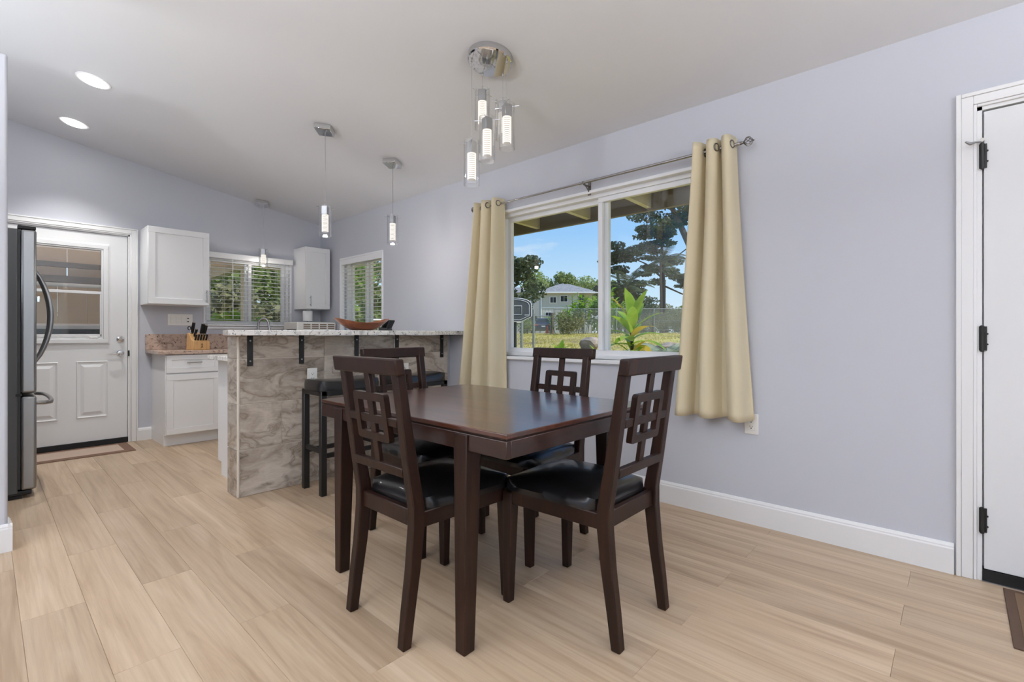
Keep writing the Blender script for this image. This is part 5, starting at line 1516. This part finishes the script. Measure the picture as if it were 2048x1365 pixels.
# ------------------------------------------------------------------ carport beyond the kitchen wall
M['tanboard'] = plain('tan_board', srgb(232, 208, 182), .85, bump=.2, bscale=30)
M['cream'] = plain('carport_cream', srgb(226, 208, 190), .85)
M['beam'] = plain('carport_beam_grey', srgb(122, 112, 104), .8)
m, t, b = newmat('translucent_roofing'); M['poly'] = m
b.inputs['Base Color'].default_value = srgb(236, 222, 206); b.inputs['Roughness'].default_value = .6
trl = N(t, 'ShaderNodeBsdfTranslucent'); trl.inputs[0].default_value = srgb(240, 226, 210)
mxs = N(t, 'ShaderNodeMixShader'); mxs.inputs[0].default_value = .62
t.links.new(b.outputs[0], mxs.inputs[1]); t.links.new(trl.outputs[0], mxs.inputs[2]); t.links.new(mxs.outputs[0], t.nodes['Material Output'].inputs[0])
cp = thing('carport', 'cream and grey carport roof outside the kitchen', 'carport', (1.0, 9.0, 0))
ev_ = cp; cp['kind'] = 'structure'; del cp['category']
MB().hexa([(-6, -2.83, 2.62), (1.9, -2.83, 2.46), (1.9, 2.6, 2.26), (-6, 2.6, 2.42), (-6, -2.83, 2.68), (1.9, -2.83, 2.52), (1.9, 2.6, 2.32), (-6, 2.6, 2.48)]).build('roof_panel', M['poly'], cp)
for y, z0, z1 in ((.45, 2.02, 2.09), (.5, 1.8, 1.9)):
    MB().box(-6, .55, y, y+.08, z0, z1).build('cross_beam', M['beam'], cp)
for k in range(14):
    x = -5.2+k*.42
    MB().box(x, x+.405, .6, .63, 1.9, 2.3).build('gable_board', M['tanboard'], cp)
MB().cyl((-6, .46, 1.765), (.6, .46, 1.765), .03, n=10).build('white_pipe', M['vinyl'], cp)
for k in range(17):
    x = -5+k*.34
    MB().box(x, x+.335, 1.0, 1.03+.01*(k % 2), -.1, 1.78).build('fence_board', M['tanboard'], cp)
for y in (-2.0, -.9, .2, 1.3):
    MB().box(.9, 1.9, y, y+.06, 2.2, 2.3).build('joist', M['cream'], cp)
MB().hexa([(1.86, -2.8, 2.24), (1.98, -2.8, 2.24), (1.98, 2.7, 2.04), (1.86, 2.7, 2.04), (1.86, -2.8, 2.46), (1.98, -2.8, 2.46), (1.98, 2.7, 2.28), (1.86, 2.7, 2.28)]).build('edge_beam', M['rafter'], cp)
for x, y in ((1.9, 2.4), (1.9, -.4)):
    MB().box(x-.05, x+.05, y-.05, y+.05, -.12, 2.3).build('post', M['rafter'], cp)
# white car under the carport
wc = thing('white_car', 'white car roof in the carport behind the kitchen door glass', 'car', (.95, 7.75, -.08), 0)
M['carwhite'] = plain('car_paint_white', srgb(226, 224, 222), .25, coat=.5)
def csec(x, y0, y1, z0, z1): return [(x, y0, z0), (x, y1, z0), (x, y1-.12, z1), (x, y0+.12, z1)]
loft([csec(-2.2, -.05, 1.5, .35, .8), csec(-1.9, -.1, 1.55, .25, .95), csec(1.3, -.1, 1.55, .25, .98), csec(1.9, -.02, 1.48, .3, .85)]).build('body', M['carwhite'], wc, bevel=.06, seg=3)
loft([csec(-1.7, .0, 1.45, .92, .98), csec(-.9, .02, 1.43, .92, 1.26), csec(.2, .02, 1.43, .92, 1.27), csec(1.0, .0, 1.45, .92, .99)]).build('cabin', M['carwhite'], wc, bevel=.06, seg=3)
MB().hexa([(-.9, -.01, .98), (.15, -.01, .98), (.15, .1, .98), (-.9, .1, .98), (-.75, .1, 1.2), (.05, .1, 1.2), (.05, .2, 1.2), (-.75, .2, 1.2)]).build('side_window', M['dark_pane'], wc)
for x in (-1.35, 1.05):
    for y in (0, 1.35): MB().cyl((x, y-.05, .31), (x, y+.13, .31), .31, n=18).build('wheel', M['black'], wc)
# plants outside the sink window
palm('areca palm with yellowing fronds outside the sink window', (4.1, 10.2, -.1), .7, 14, 1.7, 'mid', 'palms outside the sink window', 13, th=.06)
palm('bright areca palm lower outside the sink window', (3.5, 9.4, -.1), .25, 15, 1.3, 'bright', 'palms outside the sink window', 14, th=.05)
tree('side_shrub', 'lime green hedge outside the sink window', (3.75, 9.3, -.1), [([(0, 0, 0), (0, 0, .8)], .05, .03)], [(-1.1+.24*k_, rnd.uniform(-.3, .5), rnd.uniform(.55, 1.3), .4, .4, .3) for k_ in range(14)], 5200, .13, 'bright', seed=81, cat='shrub', group='shrubs outside the kitchen windows')
tree('side_shrub', 'olive hedge behind the palms outside the sink window', (4.0, 11.6, -.1), [([(0, 0, 0), (0, 0, .8)], .05, .03)], [(-1.6+.3*k_, rnd.uniform(-.4, .4), rnd.uniform(.6, 2.0), .5, .45, .45) for k_ in range(14)], 5600, .15, 'olive', seed=83, cat='shrub', group='shrubs outside the kitchen windows')
tree('broadleaf_tree', 'dark leafy tree behind the palms outside the sink window', (6.4, 15.5, -.1), [([(0, 0, 0), (0, 0, 2)], .12, .07)], crown(rnd, 26, 3.6, 2.0, .3, 3.8, 1.1), 7000, .22, 'mid', seed=82, group=GT)
